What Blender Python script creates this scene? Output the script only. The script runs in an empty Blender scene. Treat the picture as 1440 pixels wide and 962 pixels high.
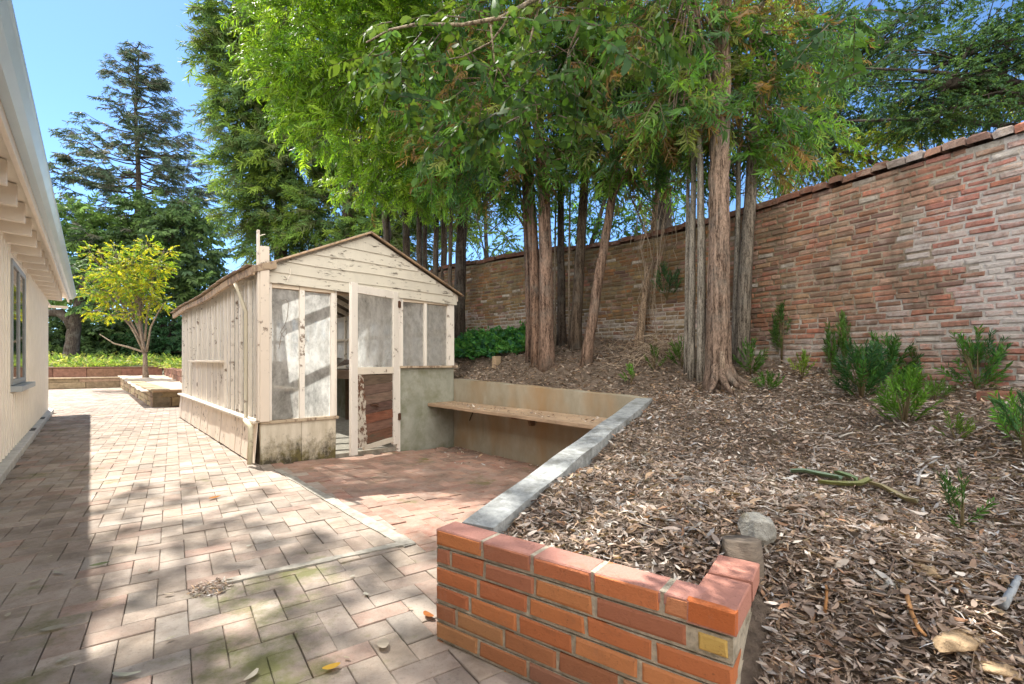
import bpy, math, random
import numpy as np
from mathutils import Vector, Matrix
random.seed(7); rng = np.random.default_rng(7)
sc = bpy.context.scene; COL = sc.collection
F, HV, CX, EYE = 680.0, 508.0, 720.0, 1.0          # the camera's calibration, measured on the photograph
def at(u, v, d): return np.array([(u-CX)/F*d, d, EYE-(v-HV)/F*d])
D1 = np.array([-592/901.6, 680/901.6]); D2 = np.array([680/901.6, 592/901.6])   # along the path, across the path
A0 = np.array([-2.4205, 4.7026])                   # front left foot of the greenhouse
ANG = math.atan2(D2[1], D2[0])
def W(s, t, z=0.0):
    p = A0+s*D2+t*D1; return np.array([p[0], p[1], z])
def ST(x, y):
    q = np.array([x, y])-A0; return float(q@D2), float(q@D1)
def unit(v):
    v = np.asarray(v, float); return v/np.linalg.norm(v)
def S(r, g, b): return tuple(((c/255+.055)/1.055)**2.4 if c > 10 else c/255/12.92 for c in (r, g, b))

# ------------------------------------------------------------------ mesh building
class MB:
    def __init__(s): s.v=[]; s.f=[]; s.c=[]; s.m=[]
    def add(s, V, Fc, col=(1,1,1), mat=0):
        o=len(s.v); s.v+= [tuple(map(float,p)) for p in V]; s.c+=[tuple(col)]*len(V)
        s.f+=[tuple(i+o for i in q) for q in Fc]; s.m+=[mat]*len(Fc)
    def hexa(s, P, col=(1,1,1), mat=0):            # 8 corners: bottom 4 ccw, top 4 ccw
        s.add(P, [(3,2,1,0),(4,5,6,7),(0,1,5,4),(1,2,6,5),(2,3,7,6),(3,0,4,7)], col, mat)
    def box(s, x0,x1,y0,y1,z0,z1, col=(1,1,1), mat=0, j=0.0):
        P=[(x0,y0,z0),(x1,y0,z0),(x1,y1,z0),(x0,y1,z0),(x0,y0,z1),(x1,y0,z1),(x1,y1,z1),(x0,y1,z1)]
        if j: P=[tuple(c+random.uniform(-j,j) for c in p) for p in P]
        s.hexa(P,col,mat)
    def brick(s, o, ux, uy, n, w, h, dep, ch, col, j=0.0, mat=0):   # chamfered brick, face centre at o, face normal n
        o,ux,uy,n=[np.asarray(a,float) for a in (o,ux,uy,n)]
        def rect(a,b,k): return [o+ux*x*a+uy*y*b+n*k for x,y in ((-1,-1),(1,-1),(1,1),(-1,1))]
        R=rect(w/2,h/2,-dep)+rect(w/2,h/2,-ch)+rect(w/2-ch,h/2-ch,0)
        if j: R=[p+(ux*random.uniform(-j,j)+uy*random.uniform(-j,j)+n*random.uniform(-j,j)*.5) for p in R]
        s.add(R,[(0,1,5,4),(1,2,6,5),(2,3,7,6),(3,0,4,7),(4,5,9,8),(5,6,10,9),(6,7,11,10),(7,4,8,11),(8,9,10,11)],col,mat)
    def tube(s, pts, rad, n=8, col=(1,1,1), mat=0, ridge=0.0, cap=True, ridges=7):
        pts=[np.asarray(p,float) for p in pts]; m=len(pts)
        if np.isscalar(rad): rad=[rad]*m
        ref=np.array([0,0,1.0])
        t0=unit(pts[-1]-pts[0])
        if abs(t0[2])>.8: ref=np.array([1.0,0,0])
        ph=[random.uniform(0,6.28) for _ in range(4)]
        V=[]
        for i,p in enumerate(pts):
            t=unit(pts[min(i+1,m-1)]-pts[max(i-1,0)]); a=unit(np.cross(t,ref)); b=np.cross(t,a)
            for k in range(n):
                g=2*math.pi*k/n
                q=rad[i]
                if ridge: q*=1+ridge*(math.sin(ridges*g+ph[0]+.7*math.sin(i*.9+ph[1]))*.5+math.sin((ridges*2+3)*g+ph[2]+.5*i)*.35+.4*math.sin(2*g+ph[3]+i*.3))
                V.append(p+(a*math.cos(g)+b*math.sin(g))*q)
        Fc=[(i*n+k,i*n+(k+1)%n,(i+1)*n+(k+1)%n,(i+1)*n+k) for i in range(m-1) for k in range(n)]
        if cap: Fc+=[tuple(range(n))[::-1],tuple((m-1)*n+k for k in range(n))]
        s.add(V,Fc,col,mat)
    def prism(s, poly, off, col=(1,1,1), mat=0):   # polygon extruded by the vector off
        n=len(poly); off=np.asarray(off,float); P=[np.asarray(p,float) for p in poly]
        s.add(P+[p+off for p in P],[tuple(range(n))[::-1],tuple(range(n,2*n))]+[(k,(k+1)%n,(k+1)%n+n,k+n) for k in range(n)],col,mat)
def link(o, parent=None):
    COL.objects.link(o)
    if parent: o.parent=parent
    return o
def obj(name, mb, mats, parent=None, smooth=False, bevel=0.0):
    me=bpy.data.meshes.new(name); me.from_pydata(mb.v,[],mb.f); me.validate()
    if not isinstance(mats,(list,tuple)): mats=[mats]
    for m in mats: me.materials.append(m)
    if len(me.polygons)==len(mb.m): me.polygons.foreach_set('material_index',mb.m)
    a=me.color_attributes.new('Col','FLOAT_COLOR','POINT')
    a.data.foreach_set('color',np.array([c if len(c)==4 else (*c,0.0) for c in mb.c],float).ravel())
    if smooth: me.polygons.foreach_set('use_smooth',[True]*len(me.polygons))
    me.update(); o=link(bpy.data.objects.new(name,me),parent)
    if bevel:
        b=o.modifiers.new('edge','BEVEL'); b.width=bevel; b.segments=2; b.limit_method='ANGLE'
    return o
def quads(name, V, Q, C, mat, parent=None):        # big all-quad mesh from numpy arrays
    me=bpy.data.meshes.new(name); me.vertices.add(len(V)); me.vertices.foreach_set('co',np.asarray(V,np.float32).ravel())
    me.loops.add(len(Q)*4); me.loops.foreach_set('vertex_index',np.asarray(Q,np.int32).ravel())
    me.polygons.add(len(Q)); me.polygons.foreach_set('loop_start',np.arange(len(Q),dtype=np.int32)*4)
    me.update(calc_edges=True)
    a=me.color_attributes.new('Col','FLOAT_COLOR','POINT')
    a.data.foreach_set('color',np.hstack([C,np.ones((len(C),1))]).astype(np.float32).ravel())
    me.materials.append(mat); return link(bpy.data.objects.new(name,me),parent)
def tag(o, label=None, cat=None, group=None, kind=None):
    if label: o['label']=label
    if cat: o['category']=cat
    if group: o['group']=group
    if kind: o['kind']=kind
    return o
def empty(name, loc, label, cat, rz=0.0, group=None):
    o=bpy.data.objects.new(name,None); o.location=[float(c) for c in loc]; o.rotation_euler=(0,0,rz); o.empty_display_size=.2
    return tag(link(o),label,cat,group)
def copy_tree(o, parent=None):
    c=o.copy(); COL.objects.link(c)
    if parent: c.parent=parent
    for ch in list(o.children): copy_tree(ch,c)
    return c

# ------------------------------------------------------------------ materials
class NT:
    def __init__(s,name):
        s.m=bpy.data.materials.new(name); s.m.use_nodes=True; s.t=s.m.node_tree; s.t.nodes.clear()
        s.out=s.n('ShaderNodeOutputMaterial')
    def n(s,k,**kw):
        o=s.t.nodes.new(k)
        for a,b in kw.items(): setattr(o,a,b)
        return o
    def put(s,sock,v):
        if hasattr(v,'is_output') or isinstance(v,bpy.types.NodeSocket): s.t.links.new(v,sock)
        else: sock.default_value=v if not isinstance(v,tuple) or len(v)!=3 else (*v,1)
    def attr(s): return s.n('ShaderNodeAttribute',attribute_name='Col').outputs['Color']
    def coord(s,scale=(1,1,1),kind='Object'):
        if kind=='World': c=s.n('ShaderNodeNewGeometry').outputs['Position']
        else: c=s.n('ShaderNodeTexCoord').outputs[kind]
        mp=s.n('ShaderNodeMapping'); s.put(mp.inputs['Vector'],c); mp.inputs['Scale'].default_value=scale
        return mp.outputs['Vector']
    def noise(s,vec,scale,det=4,rough=.6,dist=0.0):
        o=s.n('ShaderNodeTexNoise'); s.put(o.inputs['Vector'],vec)
        o.inputs['Scale'].default_value=scale; o.inputs['Detail'].default_value=det; o.inputs['Roughness'].default_value=rough; o.inputs['Distortion'].default_value=dist
        return o.outputs['Fac']
    def ramp(s,f,lo,hi,a=0.0,b=1.0):
        o=s.n('ShaderNodeMapRange'); o.clamp=True; s.put(o.inputs[0],f)
        for i,x in ((1,lo),(2,hi),(3,a),(4,b)): o.inputs[i].default_value=x
        return o.outputs[0]
    def math(s,op,a,b=0.0):
        o=s.n('ShaderNodeMath',operation=op); s.put(o.inputs[0],a); s.put(o.inputs[1],b); return o.outputs[0]
    def mix(s,f,a,b,mode='MIX'):
        o=s.n('ShaderNodeMix',data_type='RGBA',blend_type=mode); s.put(o.inputs[0],f); s.put(o.inputs[6],a); s.put(o.inputs[7],b); return o.outputs[2]
    def sepz(s,vec): 
        o=s.n('ShaderNodeSeparateXYZ'); s.put(o.inputs[0],vec); return o.outputs[2]
    def bump(s,h,st=.5,d=.01):
        o=s.n('ShaderNodeBump'); o.inputs['Strength'].default_value=st; o.inputs['Distance'].default_value=d; s.put(o.inputs['Height'],h); return o.outputs[0]
    def pbr(s,col,rough=.8,spec=.3,metal=0.0,bump=None):
        o=s.n('ShaderNodeBsdfPrincipled'); s.put(o.inputs['Base Color'],col); s.put(o.inputs['Roughness'],rough)
        o.inputs['Specular IOR Level'].default_value=spec; o.inputs['Metallic'].default_value=metal
        if bump is not None: s.put(o.inputs['Normal'],bump)
        return o.outputs[0]
    def done(s,sh): s.put(s.out.inputs[0],sh); return s.m
def grit(name, c=None, var=.35, scale=9, rough=.85, bump=.4, bd=.006, stretch=(1,1,1), dirt=None, dl=.55, dh=.7, dscale=3, spec=.25, kind='Object'):
    """attribute colour (or c) with mottling, optional dirt patches and bump"""
    t=NT(name); v=t.coord(stretch,kind); n1=t.noise(v,scale,6,.65); base=t.attr() if c is None else c
    k=t.ramp(n1,.25,.75,1-var,1+var); kk=t.n('ShaderNodeCombineColor')
    for i in range(3): t.put(kk.inputs[i],k)
    col=t.mix(1.0,base,kk.outputs[0],'MULTIPLY')
    if dirt is not None:
        n2=t.noise(t.coord(stretch,kind),dscale,5,.7,.4); col=t.mix(t.ramp(n2,dl,dh),col,dirt)
    return t.done(t.pbr(col,rough,spec,0,t.bump(t.noise(v,scale*4,5,.7),bump,bd)))
def leafmat(name, trans=.35, rough=.4, spec=.4, gain=1.6, blue=.45):
    t=NT(name); c=t.attr(); b=t.pbr(c,rough,spec)
    tr=t.n('ShaderNodeBsdfTranslucent'); g=t.mix(1.0,c,(gain*1.05,gain,gain*blue),'MULTIPLY'); t.put(tr.inputs[0],g)
    mx=t.n('ShaderNodeMixShader'); mx.inputs[0].default_value=trans; t.put(mx.inputs[1],b); t.put(mx.inputs[2],tr.outputs[0])
    return t.done(mx.outputs[0])
def barkmat(name, tint=1.0, sc_=1.0, bump=1.0):
    t=NT(name); n=t.math('ADD',t.math('MULTIPLY',t.noise(t.coord((1,1,.10)),34*sc_,6,.75,.4),.6),t.math('MULTIPLY',t.noise(t.coord((1,1,.28)),110*sc_,4,.7),.4)); c=t.attr()
    dark=t.mix(1.0,c,(.22,.20,.19),'MULTIPLY'); lite=t.mix(1.0,c,(1.5*tint,1.5*tint,1.5*tint),'MULTIPLY')
    col=t.mix(t.ramp(n,.42,.58),dark,lite)
    n2=t.noise(t.coord(),4,5); col=t.mix(t.ramp(n2,.5,.7,0,.5),col,(.20,.195,.17))
    return t.done(t.pbr(col,.9,.15,0,t.bump(n,bump,.03)))
def paintmat(name, base, peel=.6, wood=(.16,.12,.09), stretch=(2,2,2), rough=.7, hi=.06):
    t=NT(name); v=t.coord(stretch); a=t.mix(1.0,t.attr(),base,'MULTIPLY')
    big=t.noise(t.coord((.8,.8,.8)),2.2,3); n=t.noise(v,7,8,.72,.3)
    m=t.ramp(t.math('ADD',n,t.math('MULTIPLY',t.ramp(big,.3,.7,-1,1),.07)),peel,peel+hi)
    grey=t.mix(t.ramp(t.noise(v,30,4),.3,.7),wood,tuple(c*2.0 for c in wood))
    g2=t.mix(t.ramp(t.noise(t.coord((3,3,.8)),3,5,.7),.4,.8,0,.35),a,tuple(c*.62 for c in base))
    col=t.mix(m,g2,grey)
    return t.done(t.pbr(col,rough,.3,0,t.bump(t.math('MULTIPLY',m,-1.0),.5,.004)))
M={}
M['paver']=None
t=NT('paving_brick'); p=t.coord(kind='World'); n1=t.noise(p,14,6,.7); c=t.attr()
c2=t.mix(t.ramp(n1,.3,.72,0,.6),c,(.44,.39,.33)); n2=t.noise(p,60,4,.7)
c3=t.mix(t.ramp(n2,.55,.8,0,.5),c2,(.09,.07,.06))
st=t.noise(p,2.3,6,.72,.3); c3=t.mix(t.ramp(st,.44,.64,0,.62),c3,(.16,.125,.095))
sx=t.n('ShaderNodeSeparateXYZ'); t.put(sx.inputs[0],p); bias=t.math('MULTIPLY',t.ramp(sx.outputs[1],1.4,3.0,1,0),t.ramp(sx.outputs[0],-.9,-.3,1,0))
ms=t.math('ADD',t.math('ADD',t.noise(p,1.6,3),t.math('MULTIPLY',t.noise(p,11,5,.7),.45)),t.math('MULTIPLY',bias,.14)); mo=t.ramp(ms,.84,.98,0,.75)
c4=t.mix(mo,c3,(.13,.145,.035)); sp=t.noise(p,150,3,.8); c4=t.mix(t.ramp(sp,.62,.72,0,.6),c4,(.10,.08,.07))
M['paver']=t.done(t.pbr(c4,.88,.2,0,t.bump(t.math('ADD',t.noise(p,55,5,.7),sp),.6,.005)))
M['joint']=grit('joint_dirt',(.16,.13,.10),.5,30,.95,.8,.01,kind='World')
M['wallbrick']=None
def washed(name, mott, bumpd):
    t=NT(name); p=t.coord(kind='World'); at_=t.n('ShaderNodeAttribute',attribute_name='Col'); c=at_.outputs['Color']; n=t.noise(p,24,6,.7)
    c1=t.mix(t.ramp(n,.38,.66,0,.65),c,mott); n2=t.noise(p,8,5,.75,.3); c1=t.mix(t.ramp(n2,.54,.66,0,.55),c1,(.40,.33,.27))
    st=t.noise(t.coord((1,1,.35),'World'),3.2,5,.7); c1=t.mix(t.ramp(st,.48,.66,0,.6),c1,(.11,.085,.055))
    wn_=t.math('ADD',t.math('ADD',t.math('MULTIPLY',t.noise(p,5,6,.75,.3),.55),t.math('MULTIPLY',t.noise(p,30,5,.75),.45)),at_.outputs['Alpha'])
    c1=t.mix(t.ramp(wn_,.84,1.16,0,.85),c1,(.52,.49,.46))
    return t.done(t.pbr(c1,.92,.15,0,t.bump(t.math('ADD',n,t.noise(p,70,5,.7)),.9,bumpd)))
M['wallbrick']=washed('old_wall_brick',(.14,.10,.08),.010); M['wallmortar']=washed('lime_mortar',(.20,.17,.13),.014)
t=NT('new_red_brick'); p=t.coord(kind='World'); c=t.attr(); n=t.noise(p,16,6,.75,.4); c=t.mix(t.ramp(n,.54,.74,0,.55),c,(.36,.15,.08)); n2=t.noise(t.coord((1,1,.6),'World'),7,6,.75); c=t.mix(t.ramp(n2,.58,.74,0,.35),c,(.50,.30,.21)); n3=t.noise(p,90,4,.8); c=t.mix(t.ramp(n3,.60,.70,0,.7),c,(.22,.09,.05)); n4=t.noise(p,4,5,.7); c=t.mix(t.ramp(n4,.60,.8,0,.35),c,(.25,.15,.09))
M['planterbrick']=t.done(t.pbr(c,.9,.15,0,t.bump(t.math('ADD',t.noise(p,45,6,.75),n3),.7,.005)))
M['planterjoint']=grit('sandy_mortar',(.60,.53,.41),.35,45,.95,1.0,.008,dirt=(.22,.19,.12),dl=.5,dh=.75,dscale=9,kind='World')
M['curb']=grit('grey_concrete',(.33,.345,.34),.4,24,.9,.8,.006,dirt=(.14,.14,.125),dl=.5,dh=.72,dscale=7)
M['strip']=grit('concrete_strip',(.36,.335,.285),.45,14,.9,.5,.004,kind='World')
t=NT('stained_concrete'); v=t.coord((1,1,.5)); c=t.mix(t.ramp(t.noise(v,4,6,.7,.3),.35,.7),(.40,.36,.28),(.27,.24,.17)); c=t.mix(t.ramp(t.noise(v,2.1,4),.45,.7,0,.75),c,(.36,.22,.10))
M['retain']=t.done(t.pbr(c,.9,.2,0,t.bump(t.noise(v,40,5,.7),.4,.005)))
t=NT('mossy_concrete'); v=t.coord((1,1,.7)); c=t.mix(t.ramp(t.noise(v,5,6,.7,.4),.3,.7),(.40,.40,.34),(.25,.26,.20)); c=t.mix(t.ramp(t.noise(t.coord(),2.4,5,.7),.48,.68,0,.75),c,(.15,.155,.07))
M['mossconc']=t.done(t.pbr(c,.9,.2,0,t.bump(t.noise(v,35,5,.7),.4,.005)))
t=NT('mossy_white_panel'); v=t.coord((1,1,.5)); z=t.sepz(t.coord())
hgt=t.ramp(z,0,.40,.22,-.08); n=t.math('ADD',t.math('MULTIPLY',t.noise(v,5,7,.75,.3),.6),t.math('MULTIPLY',t.noise(t.coord((1,1,.8)),26,6,.75),.4)); m1=t.ramp(t.math('ADD',n,hgt),.54,.74)
c=t.mix(t.ramp(t.noise(t.coord((1,1,.25)),14,5),.3,.7),(.70,.64,.53),(.48,.42,.31)); c=t.mix(m1,c,t.mix(t.ramp(t.noise(t.coord(),14,4),.4,.6),(.15,.125,.05),(.07,.06,.04)))
M['whitepanel']=t.done(t.pbr(c,.85,.25,0,t.bump(n,.5,.006)))
M['paint']=paintmat('weathered_white_paint',(.86,.80,.715),.60)
M['paint_gable']=paintmat('peeling_gable_paint',(.64,.60,.51),.575,(.09,.075,.06),(1.2,3,5))
M['paint_bare']=paintmat('bare_weathered_timber',(.52,.43,.33),.50,(.17,.12,.085),(2,2,1))
M['peelstrip']=paintmat('flaking_paint',(.66,.60,.50),.47,(.10,.05,.03),(4,4,2.5))
M['redwood']=grit('rotted_red_board',None,.45,8,.85,.6,.006,(1,1,6),dirt=(.10,.10,.07),dl=.55,dh=.7,dscale=2)
M['greywood']=grit('grey_board',None,.35,10,.85,.6,.005,(1,.25,1))
M['cream']=grit('cream_house_paint',(.89,.825,.72),.06,6,.6,.1,.002)
M['cream2']=grit('cream_trim_paint',(.82,.74,.64),.08,6,.6,.1,.002)
M['winframe']=grit('grey_window_frame',(.36,.37,.37),.1,10,.5,.1,.002)
t=NT('galvanised_gutter'); v=t.coord((1,.6,1)); n=t.noise(v,5,4); c=t.mix(n,(.46,.58,.66),(.66,.77,.84)); M['gutter']=t.done(t.pbr(c,.35,.6,.25))
M['roofing']=grit('grey_roofing',(.22,.21,.20),.3,20,.9,.5,.01)
M['roofdebris']=grit('roof_covered_in_debris',(.13,.10,.07),.6,16,.95,1,.02)
t=NT('house_window_glass'); M['hglass']=t.done(t.pbr((.03,.035,.035),.04,.9))
def glassmat(name, lo, hi, amt, tintd=(.80,.80,.77), gloss=1.0, tl=.55):
    t=NT(name); v=t.coord((1,1,.55)); n=t.math('ADD',t.math('MULTIPLY',t.noise(v,5,6,.7,.5),.7),t.math('MULTIPLY',t.noise(v,28,4,.7),.3))
    d=t.ramp(n,lo,hi,amt*.3,amt)
    tp=t.n('ShaderNodeBsdfTransparent'); tp.inputs[0].default_value=(.93,.95,.94,1)
    df=t.n('ShaderNodeBsdfDiffuse'); df.inputs[0].default_value=(*tintd,1); tr=t.n('ShaderNodeBsdfTranslucent'); tr.inputs[0].default_value=(*tintd,1)
    m1=t.n('ShaderNodeMixShader'); m1.inputs[0].default_value=tl; t.put(m1.inputs[1],df.outputs[0]); t.put(m1.inputs[2],tr.outputs[0])
    m2=t.n('ShaderNodeMixShader'); t.put(m2.inputs[0],d); t.put(m2.inputs[1],tp.outputs[0]); t.put(m2.inputs[2],m1.outputs[0])
    gl=t.n('ShaderNodeBsdfGlossy'); gl.inputs['Roughness'].default_value=.08
    fr=t.n('ShaderNodeFresnel'); fr.inputs[0].default_value=1.45
    m3=t.n('ShaderNodeMixShader'); t.put(m3.inputs[0],t.math('MULTIPLY',fr.outputs[0],gloss)); t.put(m3.inputs[1],m2.outputs[0]); t.put(m3.inputs[2],gl.outputs[0])
    return t.done(m3.outputs[0])
M['glass']=glassmat('dusty_pane',.36,.60,.82,(.97,.97,.95),.8,.74)
M['glass2']=glassmat('dusty_side_pane',.22,.5,.97,(.97,.97,.95),.30,.25)
M['roofglass']=glassmat('dirty_roof_glass',.4,.7,.14)
M['soil']=grit('leafy_soil',None,.5,28,.95,1,.02,dirt=(.09,.07,.055),dl=.5,dh=.7,dscale=5,kind='World')
M['ground']=grit('dry_earth',(.20,.17,.11),.4,.8,.95,.5,.05,dirt=(.07,.09,.03),dl=.45,dh=.6,dscale=.3,kind='World')
M['sand']=grit('pale_sand',(.42,.35,.27),.25,14,.95,.6,.01,dirt=(.2,.15,.1),dl=.6,dh=.75,dscale=4,kind='World')
M['stonewall']=grit('buff_stone',None,.4,9,.9,.9,.02,kind='World')
M['litter']=leafmat('dry_leaf',.12,.75,.2,1.2)
M['acacia']=leafmat('acacia_leaf',.42,.5,.35,2.1)
M['oak']=leafmat('oak_leaf',.34,.65,.2,1.5)
M['needle']=leafmat('needle_leaf',.32,.6,.25,1.5,.8)
M['soft']=leafmat('soft_leaf',.45,.5,.3,1.9)
M['bark']=barkmat('fibrous_bark'); M['bark2']=barkmat('smooth_bark',1,1.6,.5)
M['twig']=grit('twig',None,.3,30,.9,.3,.004)
M['rock']=grit('lichen_rock',(.36,.35,.31),.4,10,.9,.9,.02,dirt=(.22,.17,.07),dl=.52,dh=.66,dscale=6)
M['rock2']=grit('tan_sandstone',(.42,.30,.18),.3,12,.9,.7,.015,dirt=(.25,.22,.17),dl=.5,dh=.65,dscale=5)
M['log']=grit('weathered_log',None,.4,14,.9,.7,.01,(1,1,5))
M['rust']=grit('rusty_iron',(.10,.05,.03),.4,20,.8,.3,.003)

# ------------------------------------------------------------------ leaves and crowns
def leaf(L, Wd, n=3, curve=.25, fold=.15, blunt=1.0):
    """one leaf as a strip along +x, bent in plane and folded along its rib"""
    V=[]; Q=[]
    for i in range(n+1):
        x=i/n; w=Wd*(math.sin(math.pi*min(max(x,.03),.97))**blunt)*.5
        cx_=x*L; cy=curve*L*math.sin(math.pi*x)*.5; cz=-.25*L*x*x
        V+=[(cx_,cy-w,cz+fold*w),(cx_,cy+w,cz-fold*w)]
    for i in range(n): Q.append((2*i,2*i+1,2*i+3,2*i+2))
    return np.array(V),np.array(Q)
def rot(yaw, pitch, roll):
    cy,sy,cp,sp,cr,sr=math.cos(yaw),math.sin(yaw),math.cos(pitch),math.sin(pitch),math.cos(roll),math.sin(roll)
    return np.array([[cy,-sy,0],[sy,cy,0],[0,0,1]])@np.array([[cp,0,sp],[0,1,0],[-sp,0,cp]])@np.array([[1,0,0],[0,cr,-sr],[0,sr,cr]])
def spray(length, nleaf, lf, spread=1.0, droop=.35, hang=.5, tw=.004, side=None):
    """a drooping twig along +x with leaves; returns verts, quads, per-vertex tone"""
    V=[];Q=[];T=[];o=0
    def P(x): return np.array([x*length,0,-droop*length*x*x])
    for i in range(3):
        a,b=P(i/3),P((i+1)/3); r=tw*(1-i*.28)
        for p,q in (((0,r,0),(0,-r*.6,r)),((0,-r*.6,r),(0,-r*.6,-r)),((0,-r*.6,-r),(0,r,0))):
            p,q=np.array(p),np.array(q); V+=[a+p,a+q,b+q,b+p]; Q.append((o,o+1,o+2,o+3)); o+=4; T+=[-1]*4
    for k in range(nleaf):
        x=.12+.88*(k+.5)/nleaf; sd=1 if k%2 else -1
        lv,lq=lf[random.randrange(len(lf))]; s=random.uniform(.7,1.15)
        R=rot(sd*random.uniform(.35,1.25)*spread,random.uniform(-.3,.6)+hang,random.uniform(-1.2,1.2))
        vv=(lv*s)@R.T+P(x); V+=list(vv); Q+=[tuple(q+o) for q in lq]; o+=len(lv); T+=[random.uniform(.72,1.3)]*len(lv)
    return np.array(V),np.array(Q),np.array(T)
def scatter(templates, pos, dirs, scale, cols, twigcol, upjit=.5):
    """place templates; dirs = heading of each twig"""
    AV=[];AQ=[];AC=[];o=0; tid=rng.integers(0,len(templates),len(pos))
    for ti,(V,Q,T) in enumerate(templates):
        idx=np.where(tid==ti)[0]
        if len(idx)==0: continue
        x=dirs[idx]/np.linalg.norm(dirs[idx],axis=1,keepdims=True)
        up=np.tile([0,0,1.0],(len(idx),1))+rng.normal(0,upjit,(len(idx),3))
        y=np.cross(up,x); y/=np.linalg.norm(y,axis=1,keepdims=True)+1e-9; z=np.cross(x,y)
        R=np.stack([x,y,z],axis=2)*scale[idx][:,None,None]
        P=np.einsum('nij,vj->nvi',R,V)+pos[idx][:,None,:]
        c=np.where(T[None,:,None]<0,np.array(twigcol)[None,None,:],cols[idx][:,None,:]*np.abs(T)[None,:,None])
        n=len(idx); AV.append(P.reshape(-1,3)); AC.append(c.reshape(-1,3))
        AQ.append((Q[None]+(np.arange(n)*len(V))[:,None,None]+o).reshape(-1,4)); o+=n*len(V)
    return np.vstack(AV),np.vstack(AQ),np.vstack(AC)
def lobesample(lobes, n, shell=.55):
    w=np.array([l[6] if len(l)>6 else l[3]*l[5] for l in lobes]); w=w/w.sum(); k=rng.choice(len(lobes),n,p=w)
    Lb=np.array([l[:6] for l in lobes])[k]; d=rng.normal(0,1,(n,3)); d/=np.linalg.norm(d,axis=1,keepdims=True)
    r=rng.uniform(shell**3,1,(n,1))**(1/3)*rng.uniform(.85,1.12,(n,1))
    return Lb[:,:3]+d*r*Lb[:,3:6],d,k
def crown(name, parent, lobes, n, temps, mat, pal, sc_=(.8,1.2), down=.35, twigcol=(.10,.075,.05), org=(0,0,0), shell=.45, out=1.0):
    pos,d,k=lobesample(lobes,n,shell); dirs=d*out+rng.normal(0,.45,(n,3)); dirs[:,2]=dirs[:,2]*.5-down
    pal=np.array(pal); lob=rng.uniform(.82,1.18,(len(lobes),1))
    cols=pal[rng.integers(0,len(pal),n)]*rng.uniform(.75,1.25,(n,1))*lob[k]
    V,Q,C=scatter(temps,pos,dirs,rng.uniform(*sc_,n),cols,twigcol)
    return quads(name,V-np.asarray(org),Q,C,mat,parent)
ACL=[leaf(.10,.0145,3,c,.3,.8) for c in (.35,.5,.2)]; ACS=[spray(.34,27,ACL,1.0,d,h) for d,h in ((.45,.5),(.2,.2),(.1,.0),(.35,.3),(.5,.6),(.0,.1))]
OKL=[leaf(.062,.034,3,.06,.35,.6),leaf(.07,.036,3,-.08,.3,.55)]; OKS=[spray(.30,13,OKL,1.1,.15,.15,.0035) for _ in range(5)]
FTL=[leaf(.19,.045,1,.0,.1,.3)]; FTS=[spray(.7,36,FTL,.9,.2,.1,.008) for _ in range(5)]
BRL=[leaf(.11,.055,2,.05,.2,.6)]; BRS=[spray(.5,16,BRL,1.1,.25,.3,.006) for _ in range(5)]
SHL=[leaf(.055,.012,2,.05,.2,.7)]; SHS=[spray(.22,26,SHL,.75,-.05,-.25,.003) for _ in range(5)]
CNL=[leaf(.34,.11,1,.0,.2,.35)]; CNS=[spray(1.0,28,CNL,1.0,.12,.1,.012) for _ in range(5)]
FRL=[leaf(.34,.13,2,.05,.25,.6)]; FRS=[spray(1.3,24,FRL,1.1,.2,.2,.015) for _ in range(5)]
P_AC=[(.07,.17,.03),(.10,.21,.035),(.13,.25,.035),(.055,.13,.04),(.05,.12,.045),(.16,.20,.05),(.20,.13,.05)]; P_ACB=[(.17,.30,.03),(.14,.26,.03),(.23,.35,.04),(.09,.19,.03)]
P_OAK=[(.045,.10,.02),(.06,.125,.03),(.085,.14,.025),(.04,.09,.035)]
P_DK=[(.06,.115,.05),(.085,.15,.05),(.12,.20,.06)]; P_FT=[(.10,.18,.05),(.14,.24,.045),(.08,.15,.05),(.20,.30,.045),(.12,.15,.06)]
P_YL=[(.40,.38,.02),(.34,.36,.02),(.22,.31,.02),(.38,.37,.03),(.12,.22,.03),(.17,.28,.03)]; P_SH=[(.06,.16,.035),(.07,.19,.03),(.035,.11,.04)]
BK_RED=(.17,.105,.075); BK_GREY=(.17,.145,.115); BK_DK=(.075,.058,.045)
def limb(mb, a, b, r0, r1, sag=.1, n=6, seg=6, col=BK_GREY, wob=.04):
    a,b=np.asarray(a,float),np.asarray(b,float); L=np.linalg.norm(b-a); pts=[];j=np.zeros(3)
    for i in range(seg+1):
        x=i/seg; j=j+np.array([random.gauss(0,wob*L/seg) for _ in range(3)])*(0<i<seg)
        p=a+(b-a)*x+np.array([0,0,sag*L*math.sin(math.pi*x)])+j*(1-x); pts.append(p)
    mb.tube(pts,[r0+(r1-r0)*i/seg for i in range(seg+1)],n,col)
    return pts
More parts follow.
